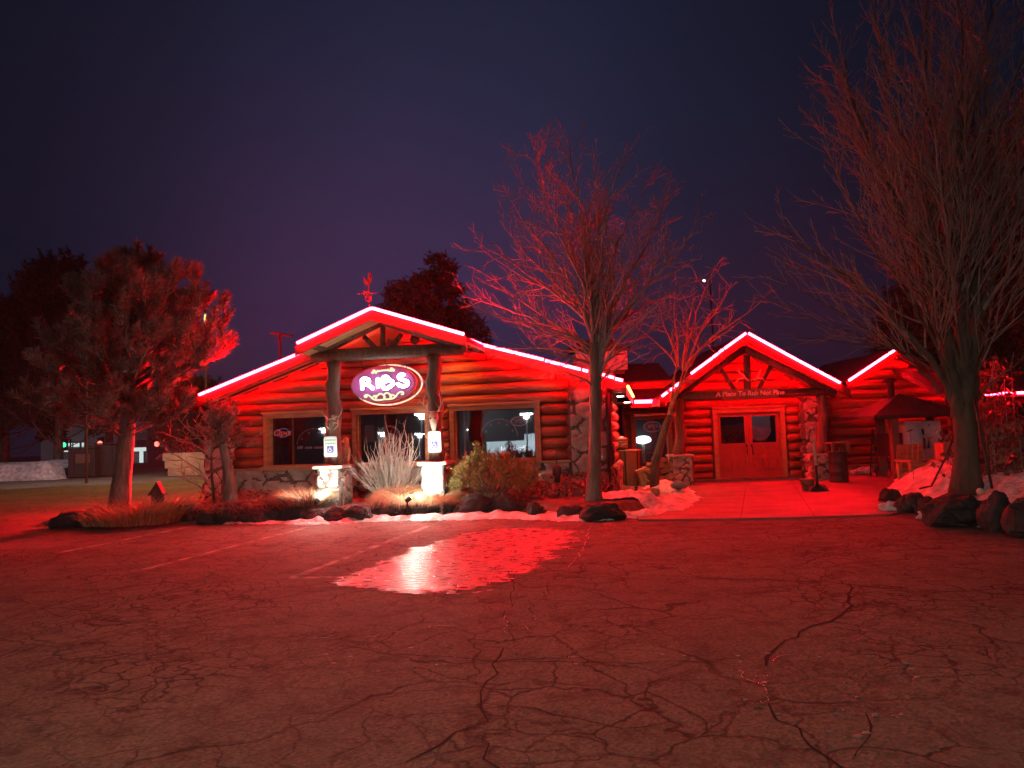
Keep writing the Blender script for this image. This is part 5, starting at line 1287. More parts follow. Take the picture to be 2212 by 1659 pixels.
for x_, v_ in ((1932, -.2), (2072, -.2), (1903, -1.9), (2060, -1.9)):
    u_ = f2.uz(x_, 950, v_)[0]; mb = MB(); f2.box(mb, u_ - .09, u_ + .09, v_ - .09, v_ + .09, .03, zb - .08); mb.build('post', M['brownplastic'], sh)
mb = MB(); u0, u1 = f2.uz(1905, 950, -1.9)[0], f2.uz(2060, 950, -1.9)[0]
mb.build
# tripod stools / fire tools left of the post
for i, (x_, lb) in enumerate(((1895, 'thin iron tripod stand left of the shelter post'), (1912, 'second thin iron tripod stand close beside the shelter post'))):
    P = gz(x_, 1028, .03); mb = MB(); t_ = P + V((.0, .1, 1.35 - i * .1))
    for a_ in range(3): mb.tube([P + V((.22 * math.cos(a_ * 2.1 + i), .22 * math.sin(a_ * 2.1 + i), 0)), t_], .02, 6)
    mb.tube([t_ + V((-.12, 0, -.3)), t_ + V((.12, 0, -.3))], .015, 5); mb.tube([t_, t_ + V((0, 0, -.5))], .01, 5); mb.blob(t_ + V((0, 0, -.58)), (.09, .09, .1), 3, .05, 2)
    tag(mb.build('iron_tripod', M['iron'], None), lb, 'tripod')
# wooden chair on the mound
P = gz(1998, 1012, .45); o = thing('wooden_chair', 'low brown wooden armchair standing behind the snow mound', 'chair', P); X_, Y_, Z_ = P.x, P.y, -.06
for a_, b_ in ((-.33, 0), (.33, 0), (-.33, .55), (.33, .55)):
    mb = MB(); mb.box((X_ + a_, Y_ + b_, Z_ + .3), (.07, .09, .75 if not b_ else .6)); mb.build('leg', M['wood'], o)
for a_ in (-.33, .33): mb = MB(); mb.box((X_ + a_, Y_ + .25, Z_ + .69), (.13, .78, .04)); mb.build('arm', M['trim'], o)
mb = MB()
for i in range(5): mb.box((X_, Y_ + .04 + i * .12, Z_ + .42 - i * .015), (.6, .1, .03))
mb.build('seat', M['wood'], o)
mb = MB()
for i in range(5): mb.box((X_ - .26 + i * .13, Y_ + .68, Z_ + .72), (.11, .03, .72), (V((1, 0, 0)), V((0, .97, .22)), V((0, -.22, .97)) * -1))
mb.build('backrest', M['trim'], o)
mb = MB(); mb.box((X_, Y_ - .06, Z_ + .6), (.74, .04, .12)); mb.build('front_rail', M['trim'], o)
# reddish leaning board and white cooler box behind the mound
P = gz(2050, 1006, .1); mb = MB(); Pc = atY(2050, 975, 19.3); mb.box((Pc.x, 19.3, .55), (.5, .4, .85)); mb.box((Pc.x, 19.3, .995), (.54, .44, .035)); tag(mb.build('utility_box', M['plank'], None), 'plain upright utility box between the smoker and the big tree', 'box')
# shepherd hooks
for pts, r_, lb in (([(2066, 930), (2042, 990), (2012, 1050), (2000, 1052), (1986, 1056)], .018, 'thin crooked iron hook leaning in the snow left of the big tree'), ([(2104, 860), (2118, 930), (2132, 1000), (2143, 1055)], .022, 'long thin iron pole leaning right of the big tree trunk')):
    mb = MB(); Y_ = 14.6 if lb.startswith('thin') else 12.6; q = [atY(x, y, Y_) for x, y in pts]; mb.tube(q, r_, 6); mb.tube([q[0], q[0] + V((.08, 0, .1)), q[0] + V((.18, 0, .02)), q[0] + V((.17, 0, -.08))], r_ * .8, 6); tag(mb.build('iron_hook', M['iron'], None, True), lb, 'hook')
P = gz(2118, 1062, .45); mb = MB(); mb.blob(P, (.06, .06, .06), 3, .02, 2); tag(mb.build('round_stone', M['bone'], None, True), 'small pale round knob lying on the snow mound before the big tree', 'knob')
P = gz(1855, 1031, .05); mb = MB()
for i in range(7): mb.blob((P.x + i * .13, 22.6 + .03 * math.sin(i), .1 + .03 * math.sin(i * 2) + (.08 if i > 4 else 0)), (.13, .14, .12), i, .2, 2)
kind(mb.build('snow_ridge', M['snow'], None, True), 'stuff')
# ------------------------------------------------------------------ vegetation
def rvec(r): return V((r.gauss(0, 1), r.gauss(0, 1), r.gauss(0, 1)))


def limb(out, r, pts, r0, r1, lvl):
    out.append((pts, [r0 + (r1 - r0) * i / (len(pts) - 1) for i in range(len(pts))], lvl)); return pts


def grow(out, r, p, d, L_, r0, lvl, P):
    n = max(3, int(L_ / P['seg'])); pts = [p.copy()]; dirs = [d.copy()]
    for i in range(n):
        d = (d + rvec(r) * P['jit'] + V((0, 0, P['up']))).normalized(); p = p + d * (L_ / n); pts.append(p.copy()); dirs.append(d.copy())
    rads = [max(P['rmin'], r0 * (1 - .8 * i / n)) for i in range(n + 1)]; out.append((pts, rads, lvl))
    if lvl >= P['max']: return
    spawn(out, r, pts, dirs, rads, L_, lvl, P)


def spawn(out, r, pts, dirs, rads, L_, lvl, P, t0=.2):
    k = P['n'][min(lvl, len(P['n']) - 1)]; k = max(1, int(round(k * min(1.6, max(.45, L_ / P['ref'][min(lvl, len(P['ref']) - 1)])))))
    for j in range(k):
        t = t0 + (1 - t0) * (j + r.random()) / k; f = t * (len(pts) - 1); i = min(int(f), len(pts) - 2); q = pts[i].lerp(pts[i + 1], f - i); d = dirs[min(i, len(dirs) - 1)]
        a = math.radians(r.uniform(*P['ang'])); pv = d.cross(rvec(r)).normalized(); nd = (d * math.cos(a) + pv * math.sin(a)).normalized()
        cl = L_ * r.uniform(*P['ratio']) * (1.15 - .55 * t)
        if cl < P['min']: continue
        grow(out, r, q, nd, cl, max(P['rmin'], min(rads[i] * .62, .018 * cl + .004)), lvl + 1, P)


def make_tree(name, label, cat, base, trunk, limbs, P, seed, barks=('bark', 'twig'), group=None, limb_r=.05, split=1):
    """trunk: list of (point, radius); limbs: list of (start, end, r0)"""
    r = random.Random(seed); o = thing(name, label, cat, base, group); out = []; tm = MB()
    tm.tube([p for p, _ in trunk], [q for _, q in trunk], 14)
    for (a, b, r0) in limbs:
        a, b = V(a), V(b); L_ = (b - a).length; n = max(6, int(L_ / .22)); pts = []; side = (b - a).cross(V((0, 1, 0))).normalized(); bow = V((0, 0, -1)) * 0
        h = (b - a); hz = V((h.x, h.y, 0))
        ph = r.uniform(0, 6)
        for i in range(n + 1):
            t = i / n; q = a + h * t - hz * .22 * math.sin(math.pi * t) * (1 - t) + V((0, 0, 1)) * 0 + rvec(r) * .018 * L_ * .25 * (t > 0) * (t < 1); q += side * math.sin(t * 7 + ph) * .02 * L_ * t; pts.append(q)
        dirs = [(pts[min(i + 1, n)] - pts[max(0, i - 1)]).normalized() for i in range(n + 1)]; rads = [max(P['rmin'] * 1.3, r0 * (1 - .86 * i / n)) for i in range(n + 1)]
        out.append((pts, rads, 0)); spawn(out, r, pts, dirs, rads, L_, 0, P, P.get('t0', .15))
    cm = MB(); bm_ = MB(); lm_ = MB()
    for pts, rads, lv in out:
        if lv == 0: lm_.tube(pts, rads, 8, False)
        elif lv == 1: bm_.tube(pts, rads, 5, False)
        else: cm.tube(pts, rads, 3, False)
    tm.build('trunk', M[barks[0]], o, True); lm_.build('limbs', M[barks[-1]], o, True); bm_.build('branches', M[barks[1]], o, True); cm.build('twigs', M[barks[1]], o, True)
    print(name, 'verts', len(tm.v) + len(cm.v) + len(bm_.v)); return o


# bare tree in the planting bed
TY = 15.3
pt = lambda x, y, dy=0: atY(x, y, TY + dy)
b0 = pt(1283, 1085); fk = pt(1287, 842)
trunk = [(V((b0.x, TY, BEDZ - .15)), .2), (V((b0.x, TY, BEDZ + .15)), .16), (pt(1284, 1000), .13), (pt(1286, 920), .122), (fk, .125), (pt(1284, 800), .115), (pt(1281, 740), .1)]
lim = []
for (x0, y0, x1, y1, dy, r0) in ((1281, 745, 1235, 300, .3, .06), (1283, 780, 1262, 520, -.6, .05), (1290, 800, 1322, 560, .3, .055), (1286, 760, 1290, 420, .9, .05), (1293, 815, 1440, 420, .5, .07), (1296, 790, 1520, 470, -.3, .06), (1293, 820, 1430, 640, -1.2, .045),
                                 (1281, 740, 1110, 430, -.8, .045), (1282, 700, 1060, 560, .2, .04), (1282, 720, 1025, 520, -.4, .036), (1281, 760, 1030, 660, -1.2, .036), (1282, 790, 1090, 740, -.9, .03), (1281, 730, 1150, 330, 1.2, .045), (1284, 700, 1340, 330, -.9, .045),
                                 (1285, 690, 1180, 470, -1.5, .035), (1288, 770, 1480, 600, .8, .04), (1283, 840, 1180, 780, -1, .028), (1292, 830, 1400, 760, -.7, .03), (1283, 650, 1200, 370, .2, .035), (1300, 720, 1390, 500, -1.4, .035), (1281, 770, 1010, 740, .3, .026), (1283, 790, 1050, 600, .6, .034), (1282, 740, 1075, 480, .6, .036), (1282, 760, 1000, 640, .9, .03), (1283, 800, 1120, 690, .8, .026), (1290, 800, 1470, 520, 1.0, .04), (1286, 740, 1390, 380, .4, .045), (1283, 700, 1130, 380, -.2, .036), (1285, 690, 1290, 330, -.6, .036), (1292, 810, 1530, 640, .4, .036)):
    lim.append((pt(x0, y0), pt(x1, y1, dy), r0))
PT = dict(seg=.16, jit=.11, up=.035, rmin=.0055, max=3, n=(10, 6, 4), ref=(2.6, 1.0, .5), ang=(22, 52), ratio=(.22, .42), min=.1, t0=.12)
make_tree('bare_tree', 'bare leafless tree rising from the planting bed before the right end of the hall', 'tree', trunk[1][0], trunk, lim, PT, 4, ('midbark', 'twig'))

# big bare tree on the right mound
TY = 13.2
b0 = pt(2088, 1045); trunk = [(V((b0.x, TY, .3)), .3), (V((b0.x, TY, .6)), .23), (pt(2088, 985), .19), (pt(2086, 930), .18), (pt(2084, 885), .185), (pt(2086, 840), .15), (pt(2090, 780), .1)]
lim = []
for (x0, y0, x1, y1, dy, r0) in ((2070, 900, 1820, 130, .5, .12), (2078, 880, 1900, 30, -.6, .11), (2086, 840, 1985, -60, .4, .1), (2094, 850, 2060, -120, -.8, .1), (2098, 860, 2140, -80, .7, .1), (2100, 870, 2230, -20, -.4, .1), (2100, 850, 2300, 150, .4, .09), (2096, 880, 2330, 420, -.6, .08),
                                 (2070, 890, 1770, 330, -.9, .08), (2065, 880, 1690, 480, .3, .07), (2030, 850, 1660, 590, -.4, .06), (2010, 800, 1640, 650, .8, .045), (2000, 780, 1720, 720, -.8, .035), (2060, 830, 1850, 200, 1.2, .07), (2080, 820, 1950, 200, -1.4, .07),
                                 (2086, 800, 2030, 120, 1.1, .07), (2092, 790, 2100, 150, -1.3, .07), (2098, 820, 2190, 260, 1.2, .06), (2070, 860, 1780, 220, .9, .07), (1990, 770, 1690, 560, 1.2, .04), (2105, 880, 2250, 740, -.8, .04), (2098, 850, 2210, 520, -1.5, .05), (2060, 840, 1900, 420, -1.8, .05), (2075, 830, 1980, 380, 1.7, .05)):
    lim.append((pt(x0, y0), pt(x1, y1, dy), r0 * (1.05 if len(lim) in (0, 2, 4, 6, 9) else .5)))
PR = dict(seg=.2, jit=.07, up=.06, rmin=.0055, max=3, n=(20, 7, 4), ref=(4.5, 1.4, .6), ang=(14, 38), ratio=(.2, .38), min=.12, t0=.2)
make_tree('bare_tree', 'tallest bare tree with many upright limbs on the snow mound at the right', 'tree', trunk[1][0], trunk, lim, PR, 9, ('bark', 'dimbark', 'bark'))

# crooked small tree before the entrance
TY = 20.0
b0 = pt(1412, 1028); trunk = [(V((b0.x, TY, .0)), .13), (pt(1416, 1000), .11), (pt(1428, 955), .1), (pt(1440, 915), .095), (pt(1449, 898), .09)]
lim = []
for (x0, y0, x1, y1, dy, r0) in ((1447, 900, 1478, 800, -.4, .075), (1449, 897, 1462, 790, -.6, .055), (1449, 895, 1490, 790, -.9, .06), (1478, 800, 1600, 690, -1.3, .05), (1476, 802, 1500, 640, -1.2, .045), (1464, 792, 1420, 660, -1.0, .04), (1490, 790, 1640, 650, -1.7, .045), (1476, 800, 1540, 580, -1.2, .04), (1463, 795, 1370, 700, -.8, .035), (1488, 792, 1580, 610, -1.9, .04), (1464, 790, 1455, 620, -.9, .035)):
    lim.append((pt(x0, y0), pt(x1, y1, dy), r0))
PC = dict(seg=.16, jit=.2, up=.0, rmin=.007, max=3, n=(8, 4, 3), ref=(2.6, 1.0, .5), ang=(25, 65), ratio=(.25, .45), min=.12, t0=.25)
make_tree('crooked_tree', 'small crooked bare tree leaning right beside the left entrance post', 'tree', trunk[0][0], trunk, lim, PC, 21)

# red bare shrub near the pine
TY = 17.0
b0 = pt(455, 1075); trunk = [(V((b0.x + .1, TY, .1)), .035), (pt(458, 1030), .03), (pt(456, 985), .028)]
lim = [(pt(x0, y0), pt(x1, y1, dy), r0) for (x0, y0, x1, y1, dy, r0) in ((456, 985, 380, 900, -.3, .032), (456, 985, 420, 905, .3, .03), (450, 1040, 340, 960, -.5, .026), (457, 1000, 410, 985, -.3, .024), (455, 985, 465, 900, .2, .024), (440, 1060, 360, 1020, -.5, .022), (452, 1050, 400, 1000, .4, .022), (456, 990, 350, 930, .1, .024))]
PS = dict(seg=.1, jit=.2, up=.03, rmin=.006, max=3, n=(6, 4, 3), ref=(1.2, .5, .3), ang=(25, 60), ratio=(.3, .5), min=.08, t0=.2)
make_tree('bare_shrub', 'leafless red lit shrub between the pine trunk and the left stone corner', 'shrub', trunk[0][0], trunk, lim, PS, 33)


# needles
def tuft(mb, r, c, d, L_, n, nl, w):
    """a bottle-brush shoot: needles set along a short axis"""
    d = d.normalized(); a = d.orthogonal().normalized(); b = d.cross(a)
    for i in range(n):
        t = r.random() ** .8; th = r.uniform(0, 6.283); p = c + d * (L_ * t); rad = (a * math.cos(th) + b * math.sin(th)); dr = (rad * r.uniform(.5, 1) + d * r.uniform(.4, 1.2)).normalized(); e = p + dr * nl * r.uniform(.6, 1.1); s = dr.cross(rvec(r)).normalized() * w
        mb.add([p - s, p + s, e], [(0, 1, 2)])


P_S = 1.0; P_N = 3


def pine(name, label, base, top, spread, nb, seed, bark='pinebark', r0=.22, zlow=.3, dens=26, nl=.17, w=.011, needle='needle', lean=(0, 0), low=0.0, skew=0.0, clear=False):
    r = random.Random(seed); o = thing(name, label, 'pine tree', base); base = V(base); H_ = top - base.z; tm = MB(); k = 9
    ax = [base + V((lean[0] * t + .05 * math.sin(t * 5), lean[1] * t, H_ * .93 * t)) for t in [i / k for i in range(k + 1)]]
    ax[0].z -= .25; tm.tube(ax, [r0 * (1.25 if i == 0 else 1) * (1 - .85 * i / k) + .015 for i in range(k + 1)], 12)
    cm = MB(); bm_ = MB()
    for i in range(nb):
        t = zlow + (1 - zlow) * ((i + r.random()) / nb); q = base + V((lean[0] * t, lean[1] * t, H_ * .93 * t)); th = i * 2.4 + r.uniform(-.4, .4)
        Lb = spread * (1.06 - t ** 1.6) * r.uniform(.6, 1.1) * (1 + skew * math.cos(th)); el = -.12 + .75 * t + r.uniform(-.15, .15)
        if clear and math.cos(th) > -.1 and t < .43: Lb *= .42
        d = V((math.cos(th) * math.cos(el), math.sin(th) * math.cos(el), math.sin(el))); p = q.copy(); pts = [p.copy()]; n = max(3, int(Lb / .3))
        for j in range(n):
            d = (d + rvec(r) * .1 + V((0, 0, .1 if t > low else .02))).normalized(); p = p + d * Lb / n; pts.append(p.copy())
            if j >= max(0, int(n * .3)):
                for _ in range(P_N):
                    sd = (d + rvec(r) * .6 + V((0, 0, .55))).normalized(); sl = r.uniform(.3, .7) * min(1, Lb / 1.2 + .3) * P_S
                    bm_.tube([p, p + sd * sl], [.014, .006], 3, False); tuft(cm, r, p + sd * sl * .1, (sd + V((0, 0, .3))), sl, dens, nl, w)
        bm_.tube(pts, [max(.008, .055 * (Lb / spread) * (1 - .8 * j / n)) for j in range(n + 1)], 5, False); tuft(cm, r, p, d + V((0, 0, .5)), .45, int(dens * 1.4), nl, w)
    tm.build('trunk', M[bark], o, True); bm_.build('branches', M[bark], o, True); cm.build('crown', M[needle], o); print(name, 'tris', len(cm.f)); return o


P_N = 2; P_S = .75
P = atY(254, 1090, 16.4); pine('pine_tree', 'bushy pine with a thick trunk standing at the left end of the planting bed', (P.x, 16.4, BEDZ), 5.85, 2.95, 135, 5, r0=.2, zlow=.29, dens=84, lean=(.38, .2), low=.3, skew=.16, w=.015, nl=.2, clear=True)
P = atY(505, 1070, 17.0); pine('cedar_tree', 'small shaggy cedar hugging the left stone corner of the hall', (P.x - .05, 16.9, BEDZ), 2.42, .85, 26, 6, r0=.15, zlow=.6, dens=26, nl=.13, lean=(-.25, .1), low=.9)
P_S = 2.2
for x_, Y_, top, sp_, sd, lb in ((125, 50, 14.6, 7.2, 8, 'tall dark pine rising behind the dumpster at the far left'), (10, 54, 12.2, 8.0, 12, 'dark pine cut by the left edge of the view'), (235, 56, 14.6, 7.0, 13, 'dark pine far behind the bushy pine trunk'), (425, 49, 5.6, 2.6, 14, 'low dark pine far behind the bare shrub')):
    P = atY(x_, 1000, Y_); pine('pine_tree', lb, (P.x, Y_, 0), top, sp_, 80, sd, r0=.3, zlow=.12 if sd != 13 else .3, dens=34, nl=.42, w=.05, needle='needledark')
P_S = 1.0


def spruce(label, x, ytop, Y, rad, seed, nb=150, mt='spruce', base=0.0, w=.05):
    r = random.Random(seed); top = atY(x, ytop, Y); o = thing('spruce_tree', label, 'spruce tree', (top.x, Y, base)); H_ = top.z - base; tm = MB(); tm.tube([V((top.x, Y, base - .1)), V((top.x, Y, base + H_))], [.3, .03], 8); cm = MB()
    for i in range(nb):
        t = .04 + .95 * (i + r.random()) / nb; th = r.uniform(0, 6.283); Lb = rad * (1.02 - t) ** .8 * r.uniform(.7, 1.15) + .15; p = V((top.x, Y, base + H_ * t)); n = max(2, int(Lb / .35)); d = V((math.cos(th), math.sin(th), .28))
        for j in range(n):
            d = (d + V((0, 0, -.1)) + rvec(r) * .06).normalized(); p = p + d * Lb / n
            for _ in range(5): tuft(cm, r, p + rvec(r) * .06, (d + rvec(r) * .5 + V((0, 0, -.35 if j < n - 1 else .1))), .5, 7, .28, w)
    for _ in range(8): tuft(cm, r, V((top.x, Y, base + H_ - .5)), V((0, 0, 1)), .6, 8, .2, w * .7)
    tm.build('trunk', M['pinebark'], o, True); cm.build('crown', M[mt], o); return o


spruce('tall pointed spruce behind the peak of the hall roof', 949, 562, 37, 2.6, 3, 240, w=.045)
spruce('shorter round topped spruce left of the pointed one behind the hall', 893, 600, 35, 2.2, 4, 170, w=.045)
spruce('low spruce just above the porch roof line behind the hall', 862, 622, 36, 1.9, 7, 130, w=.045)
spruce('small spruce right of the pointed one behind the hall roof', 1010, 672, 37, 1.9, 9, 120, w=.045)
spruce('huge dark spruce behind the terrace at the far right', 2110, 300, 31, 5.2, 15, 300, w=.06)
spruce('dark spruce behind the big bare tree', 1985, 560, 34, 3.6, 16, 200, w=.055)
spruce('dark spruce rising past the right edge behind the terrace', 2260, 180, 29, 5.0, 17, 260, w=.06)


# grasses
def grass(name, label, c, rad, h, n, seed, mt, droop=.6, w=.007, cat='ornamental grass', front=0):
    r = random.Random(seed); mb = MB(); c = V(c)
    for i in range(n):
        th = r.uniform(0, 6.283); q = math.sqrt(r.random()) * rad * .45; p = c + V((math.cos(th) * q, math.sin(th) * q, 0)); d = V((math.cos(th) * r.uniform(.1, .7), math.sin(th) * r.uniform(.1, .7) - front * .5, 1)).normalized(); L_ = h * r.uniform(.6, 1.15); k = 5; s = d.cross(rvec(r)).normalized() * w; prev = (p - s, p + s); 
        for j in range(k):
            d = (d + V((math.cos(th) * .18 * droop, math.sin(th) * .18 * droop - front * .1, -.16 * droop * (j + .5)))).normalized(); p = p + d * L_ / k; f = 1 - (j + 1) / k
            if j < k - 1: nx = (p - s * max(.25, f), p + s * max(.25, f)); mb.quad(prev[0], prev[1], nx[1], nx[0]); prev = nx
            else: mb.add([prev[0], prev[1], p], [(0, 1, 2)])
    return tag(mb.build(name, M[mt], None), label, cat)


def gp(x, y, z=BEDZ): return gz(x, y, z)


p = gz(300, 1128, .1); grass('grass_clump', 'broad orange grass clump in front of the pine trunk', (p.x, p.y + .1, .08), 1.7, .62, 1500, 2, 'tuft', .45)
p = gz(225, 1130, .1); grass('grass_clump', 'short olive grass clump beside the leftmost boulders', (p.x, p.y + .15, .05), 1.0, .42, 500, 3, 'straw', .5)
p = gz(345, 1118, .1); grass('grass_clump', 'orange grass spilling right of the broad clump below the bird house', (p.x + .1, p.y + .2, .12), .9, .55, 500, 4, 'tuft', .45)
def gb(x, back=.3, z=.34):
    q = gz(x, 1110, .3); return (q.x, front_y(q.x) + back, z)


for x_, bk, z_, rad, h_, n_, sd, mt, dr, fr_, lb in (
    (604, .4, .3, .95, .55, 1200, 5, 'straw', .6, .2, 'brown spiky grass clump left of the left lit pillar'), (590, .3, .28, .9, .45, 700, 13, 'leaf', .7, .2, 'dark brown grass clump in front of the stone base beside the spiky clump'),
    (822, .22, .32, .6, .66, 1700, 6, 'tuft', 1.35, .6, 'left drooping orange grass tuft under the pale twiggy bush'),
    (910, .2, .3, .6, .6, 1600, 7, 'tuft', 1.35, .6, 'right drooping orange grass tuft in front of the right lit pillar'), (866, .6, .3, .5, .42, 500, 8, 'straw', .9, .1, 'bright straw grass lit white between the two drooping tufts'),
    (985, .3, .26, .8, .16, 380, 9, 'sage', .6, .1, 'low grey green sprigs at the foot of the right lit pillar'), (1025, .45, .32, 1.2, .26, 560, 10, 'sage', .7, .1, 'grey green sprigs under the golden bush'),
    (540, .55, .28, 1.4, .36, 520, 11, 'leaf', .8, .25, 'dark reddish dry grass over the boulders right of the cedar trunk'), (440, .5, .22, 1.5, .4, 600, 12, 'leaf', .8, .2, 'matted reddish dry grass between the boulders left of the cedar')):
    grass('grass_clump', lb, gb(x_, bk, z_), rad, h_, n_, sd, mt, dr, .0075, front=fr_)

# pale twiggy bush
c = gp(838, 1066); c = FA.pt(FA.uz(846, 1060, 1.5)[0], 1.5, BEDZ); r = random.Random(17); o = thing('twiggy_bush', 'pale bare twiggy bush fanning up between the two porch posts', 'bush', c); sb = MB(); tb = MB()
for i in range(95):
    a = r.gauss(0, .5); bq = r.gauss(0, .35); d = V((math.sin(a), math.sin(bq) * .6, math.cos(a))).normalized(); p = c + V((r.gauss(0, .07), r.gauss(0, .06), -.03)); L_ = r.uniform(.8, 1.5) * (1.02 - .25 * abs(a)); n = 7; pts = [p]
    for j in range(n): d = (d + V((0, 0, .05)) + rvec(r) * .06).normalized(); p = p + d * L_ / n; pts.append(p)
    sb.tube(pts, [.012 * (1 - .5 * j / n) for j in range(n + 1)], 5, False)
    for j in range(2, n + 1):
        if r.random() < .6:
            d2 = (d + rvec(r) * .5 + V((0, 0, .35))).normalized(); q = pts[j]; tb.tube([q, q + d2 * .14, q + (d2 + V((0, 0, .4))).normalized() * r.uniform(.2, .4)], [.008, .006, .004], 4, False)
sb.build('stems', M['paletwig'], o, True); tb.build('twigs', M['paletwig'], o, True)

# golden juniper
c = gp(1062, 1066); c = FA.pt(FA.uz(1063, 1060, 1.6)[0], 1.6, BEDZ); o = thing('juniper_bush', 'rounded golden brown juniper bush below the right window', 'bush', c); r = random.Random(23); cm = MB(); bmm = MB()
for i in range(900):
    th = r.uniform(0, 6.283); ph = math.acos(r.uniform(-.15, 1)); q = r.uniform(.55, 1) ** .5; lump = 1 + .22 * noise.noise(V((math.cos(th) * 2, math.sin(th) * 2, ph * 2)))
    p = c + V((math.cos(th) * math.sin(ph) * .9 * q * lump, math.sin(th) * math.sin(ph) * .6 * q * lump, .3 + .58 * math.cos(ph) * q * lump)); d = ((p - c) + V((0, 0, .4)) + rvec(r) * .25).normalized(); tuft(cm, r, p, d, r.uniform(.08, .2), 16, .065, .008)
for i in range(40):
    th = r.uniform(0, 6.283); bmm.tube([c, c + V((math.cos(th) * .5, math.sin(th) * .35, r.uniform(.3, .7)))], [.02, .006], 4, False)
p = c + V((-.25, -.1, .8))
for i in range(60): tuft(cm, r, p + V((r.gauss(0, .07), r.gauss(0, .05), r.uniform(-.05, .28))), V((r.gauss(0, .3), r.gauss(0, .3), 1)), .16, 14, .06, .008)
cm.build('foliage', M['juniper'], o); bmm.build('stems', M['bark'], o)


# low leafy ground plants
def leafy(label, c, sx, sy, h, n, seed, mt='leaf', sz=.05):
    r = random.Random(seed); mb = MB(); c = V(c); o = thing('low_plant', label, 'plant', c); st = MB()
    for i in range(n):
        p = c + V((r.gauss(0, sx * .5), r.gauss(0, sy * .5), r.random() ** 1.5 * h)); d = rvec(r).normalized(); s = d.cross(rvec(r)).normalized(); z = sz * r.uniform(.6, 1.3); mb.add([p - d * z, p + s * z * .5, p + d * z, p - s * z * .5], [(0, 1, 2, 3)])
        if i % 9 == 0: st.tube([V((p.x, p.y, c.z - .03)), p], [.008, .005], 4, False)
    mb.build('leaves', M[mt], o); st.build('stems', M['twig'], o)


p = FA.pt(FA.uz(1150, 1060, .8)[0], .9, BEDZ); leafy('withered leafy plants along the stone base right of the golden bush', p, 1.1, .5, .3, 700, 3)
p = FA.pt(FA.uz(1250, 1060, .8)[0], .6, BEDZ); leafy('withered leafy plants at the foot of the right stone pier', p, .8, .5, .45, 500, 4)
p = atY(2190, 1010, 13.5); leafy('dark leafy shrub at the right edge behind the mound boulders', (p.x + .2, 14.0, .5), .9, .9, 1.0, 900, 5, 'leaf', .08)
p = atY(2195, 900, 19.5); leafy('climbing shrub with red lit leaves on the terrace at the right edge', (p.x + .1, 20.8, 1.3), .8, .5, 1.9, 500, 6, 'leaf', .12)
p = FA.pt(FA.uz(560, 1070, .5)[0], .5, BEDZ); leafy('dry leaf litter plants below the stone base under the leftmost window', p, 1.6, .4, .25, 700, 7)

# ------------------------------------------------------------------ background at the left
def bank_h(x, y):
    d = min(x + 60, -16.8 - x, y - 41, 47 - y) * .5; return 1.0 * sst(0, 1.2, d) + .18 * noise.noise(V((x * .5, y * .7, 0))) * sst(0, .5, d) - .05


pL_ = atY(143, 1020, 42); BX = pL_.x


def bank2(x, y):
    d = min(BX - x, y - 41, 46.5 - y) + .3 * noise.noise(V((x * .8, y * .8, 0))); return 1.0 * sst(0, 1.3, d) * (1 + .15 * noise.noise(V((x * .6, y, 0)))) - .05


field('snow_bank', BX - 16, BX + .5, 40.5, 47, .25, bank2, M['snow'], 'structure')
for i, (x0, x1, y0, lb) in enumerate(((147, 205, 964, 'dark dumpster with a pale placard at the far left beyond the pine trunk'), (205, 250, 956, 'taller dark bin behind the dumpster at the far left'))):
    P = atY(x0, 1036, 42 + i * .6); Q = atY(x1, y0, 42 + i * .6); o = thing('dumpster', lb, 'dumpster', ((P.x + Q.x) / 2, 42 + i * .6, 0)); cx = (P.x + Q.x) / 2; w = Q.x - P.x; h = Q.z
    mb = MB(); mb.prism([V((cx - w / 2, 42 + i * .6, .08)), V((cx + w / 2, 42 + i * .6, .08)), V((cx + w / 2, 42 + i * .6, h - .15)), V((cx - w / 2, 42 + i * .6, h - .05))], (0, 1.3, 0)); mb.build('body', M['iron'], o)
    mb = MB(); mb.box((cx, 42.65 + i * .6, h - .02), (w + .06, 1.4, .05)); mb.build('lid', M['iron'], o)
    mb = MB()
    for sg in (-.3, .3): mb.box((cx + w * sg, 41.97 + i * .6, h * .5), (.08, .05, h * .8))
    mb.build('rib', M['iron'], o)
    if i == 0: mb = MB(); mb.box((cx + .1, 41.94, h * .62), (.8, .02, .5)); mb.build('placard', M['brownplastic'], o)
# shop far behind
SYd = 78; a, b = atY(88, 1010, SYd), atY(318, 940, SYd); o = thing('shop_building', 'distant shop with a pale lit canopy and bright windows behind the pine trunk', 'shop', ((a.x + b.x) / 2, SYd, 0))
mb = MB(); mb.box(((a.x + b.x) / 2, SYd + 5, 2.1), (b.x - a.x, 10, 4.2)); mb.build('wall', M['facade'], o)
f3 = Frame(0, SYd - .1, 0); mb = MB(); q = rect(f3, 205, 953, 970, 316, 952, 966); f3.box(mb, q[0], q[1], 0, 2, q[2], q[3]); mb.build('canopy', M['white'], o)
for (x0, x1, y0, y1, mt) in ((160, 172, 957, 972, 'litwhite'), (178, 190, 956, 971, 'litwhite'), (205, 228, 963, 972, 'litwhite'), (283, 316, 965, 975, 'litwhite'), (302, 310, 975, 1000, 'litwhite'), (169, 181, 973, 987, 'litblue'), (203, 222, 973, 988, 'litblue'), (140, 156, 957, 976, 'litwhite'), (238, 246, 998, 1018, 'litwhite')):
    q = rect(f3, x0, y0, y1, x1, y0, y1); mb = MB(); f3.box(mb, q[0], q[1], .02, .12, q[2], q[3]); w_ = mb.build('window', M[mt], o); mb = MB(); f3.box(mb, q[0] - .1, q[1] + .1, .0, .02, q[2] - .1, q[3] + .1); mb.build('frame', M['iron'], w_)
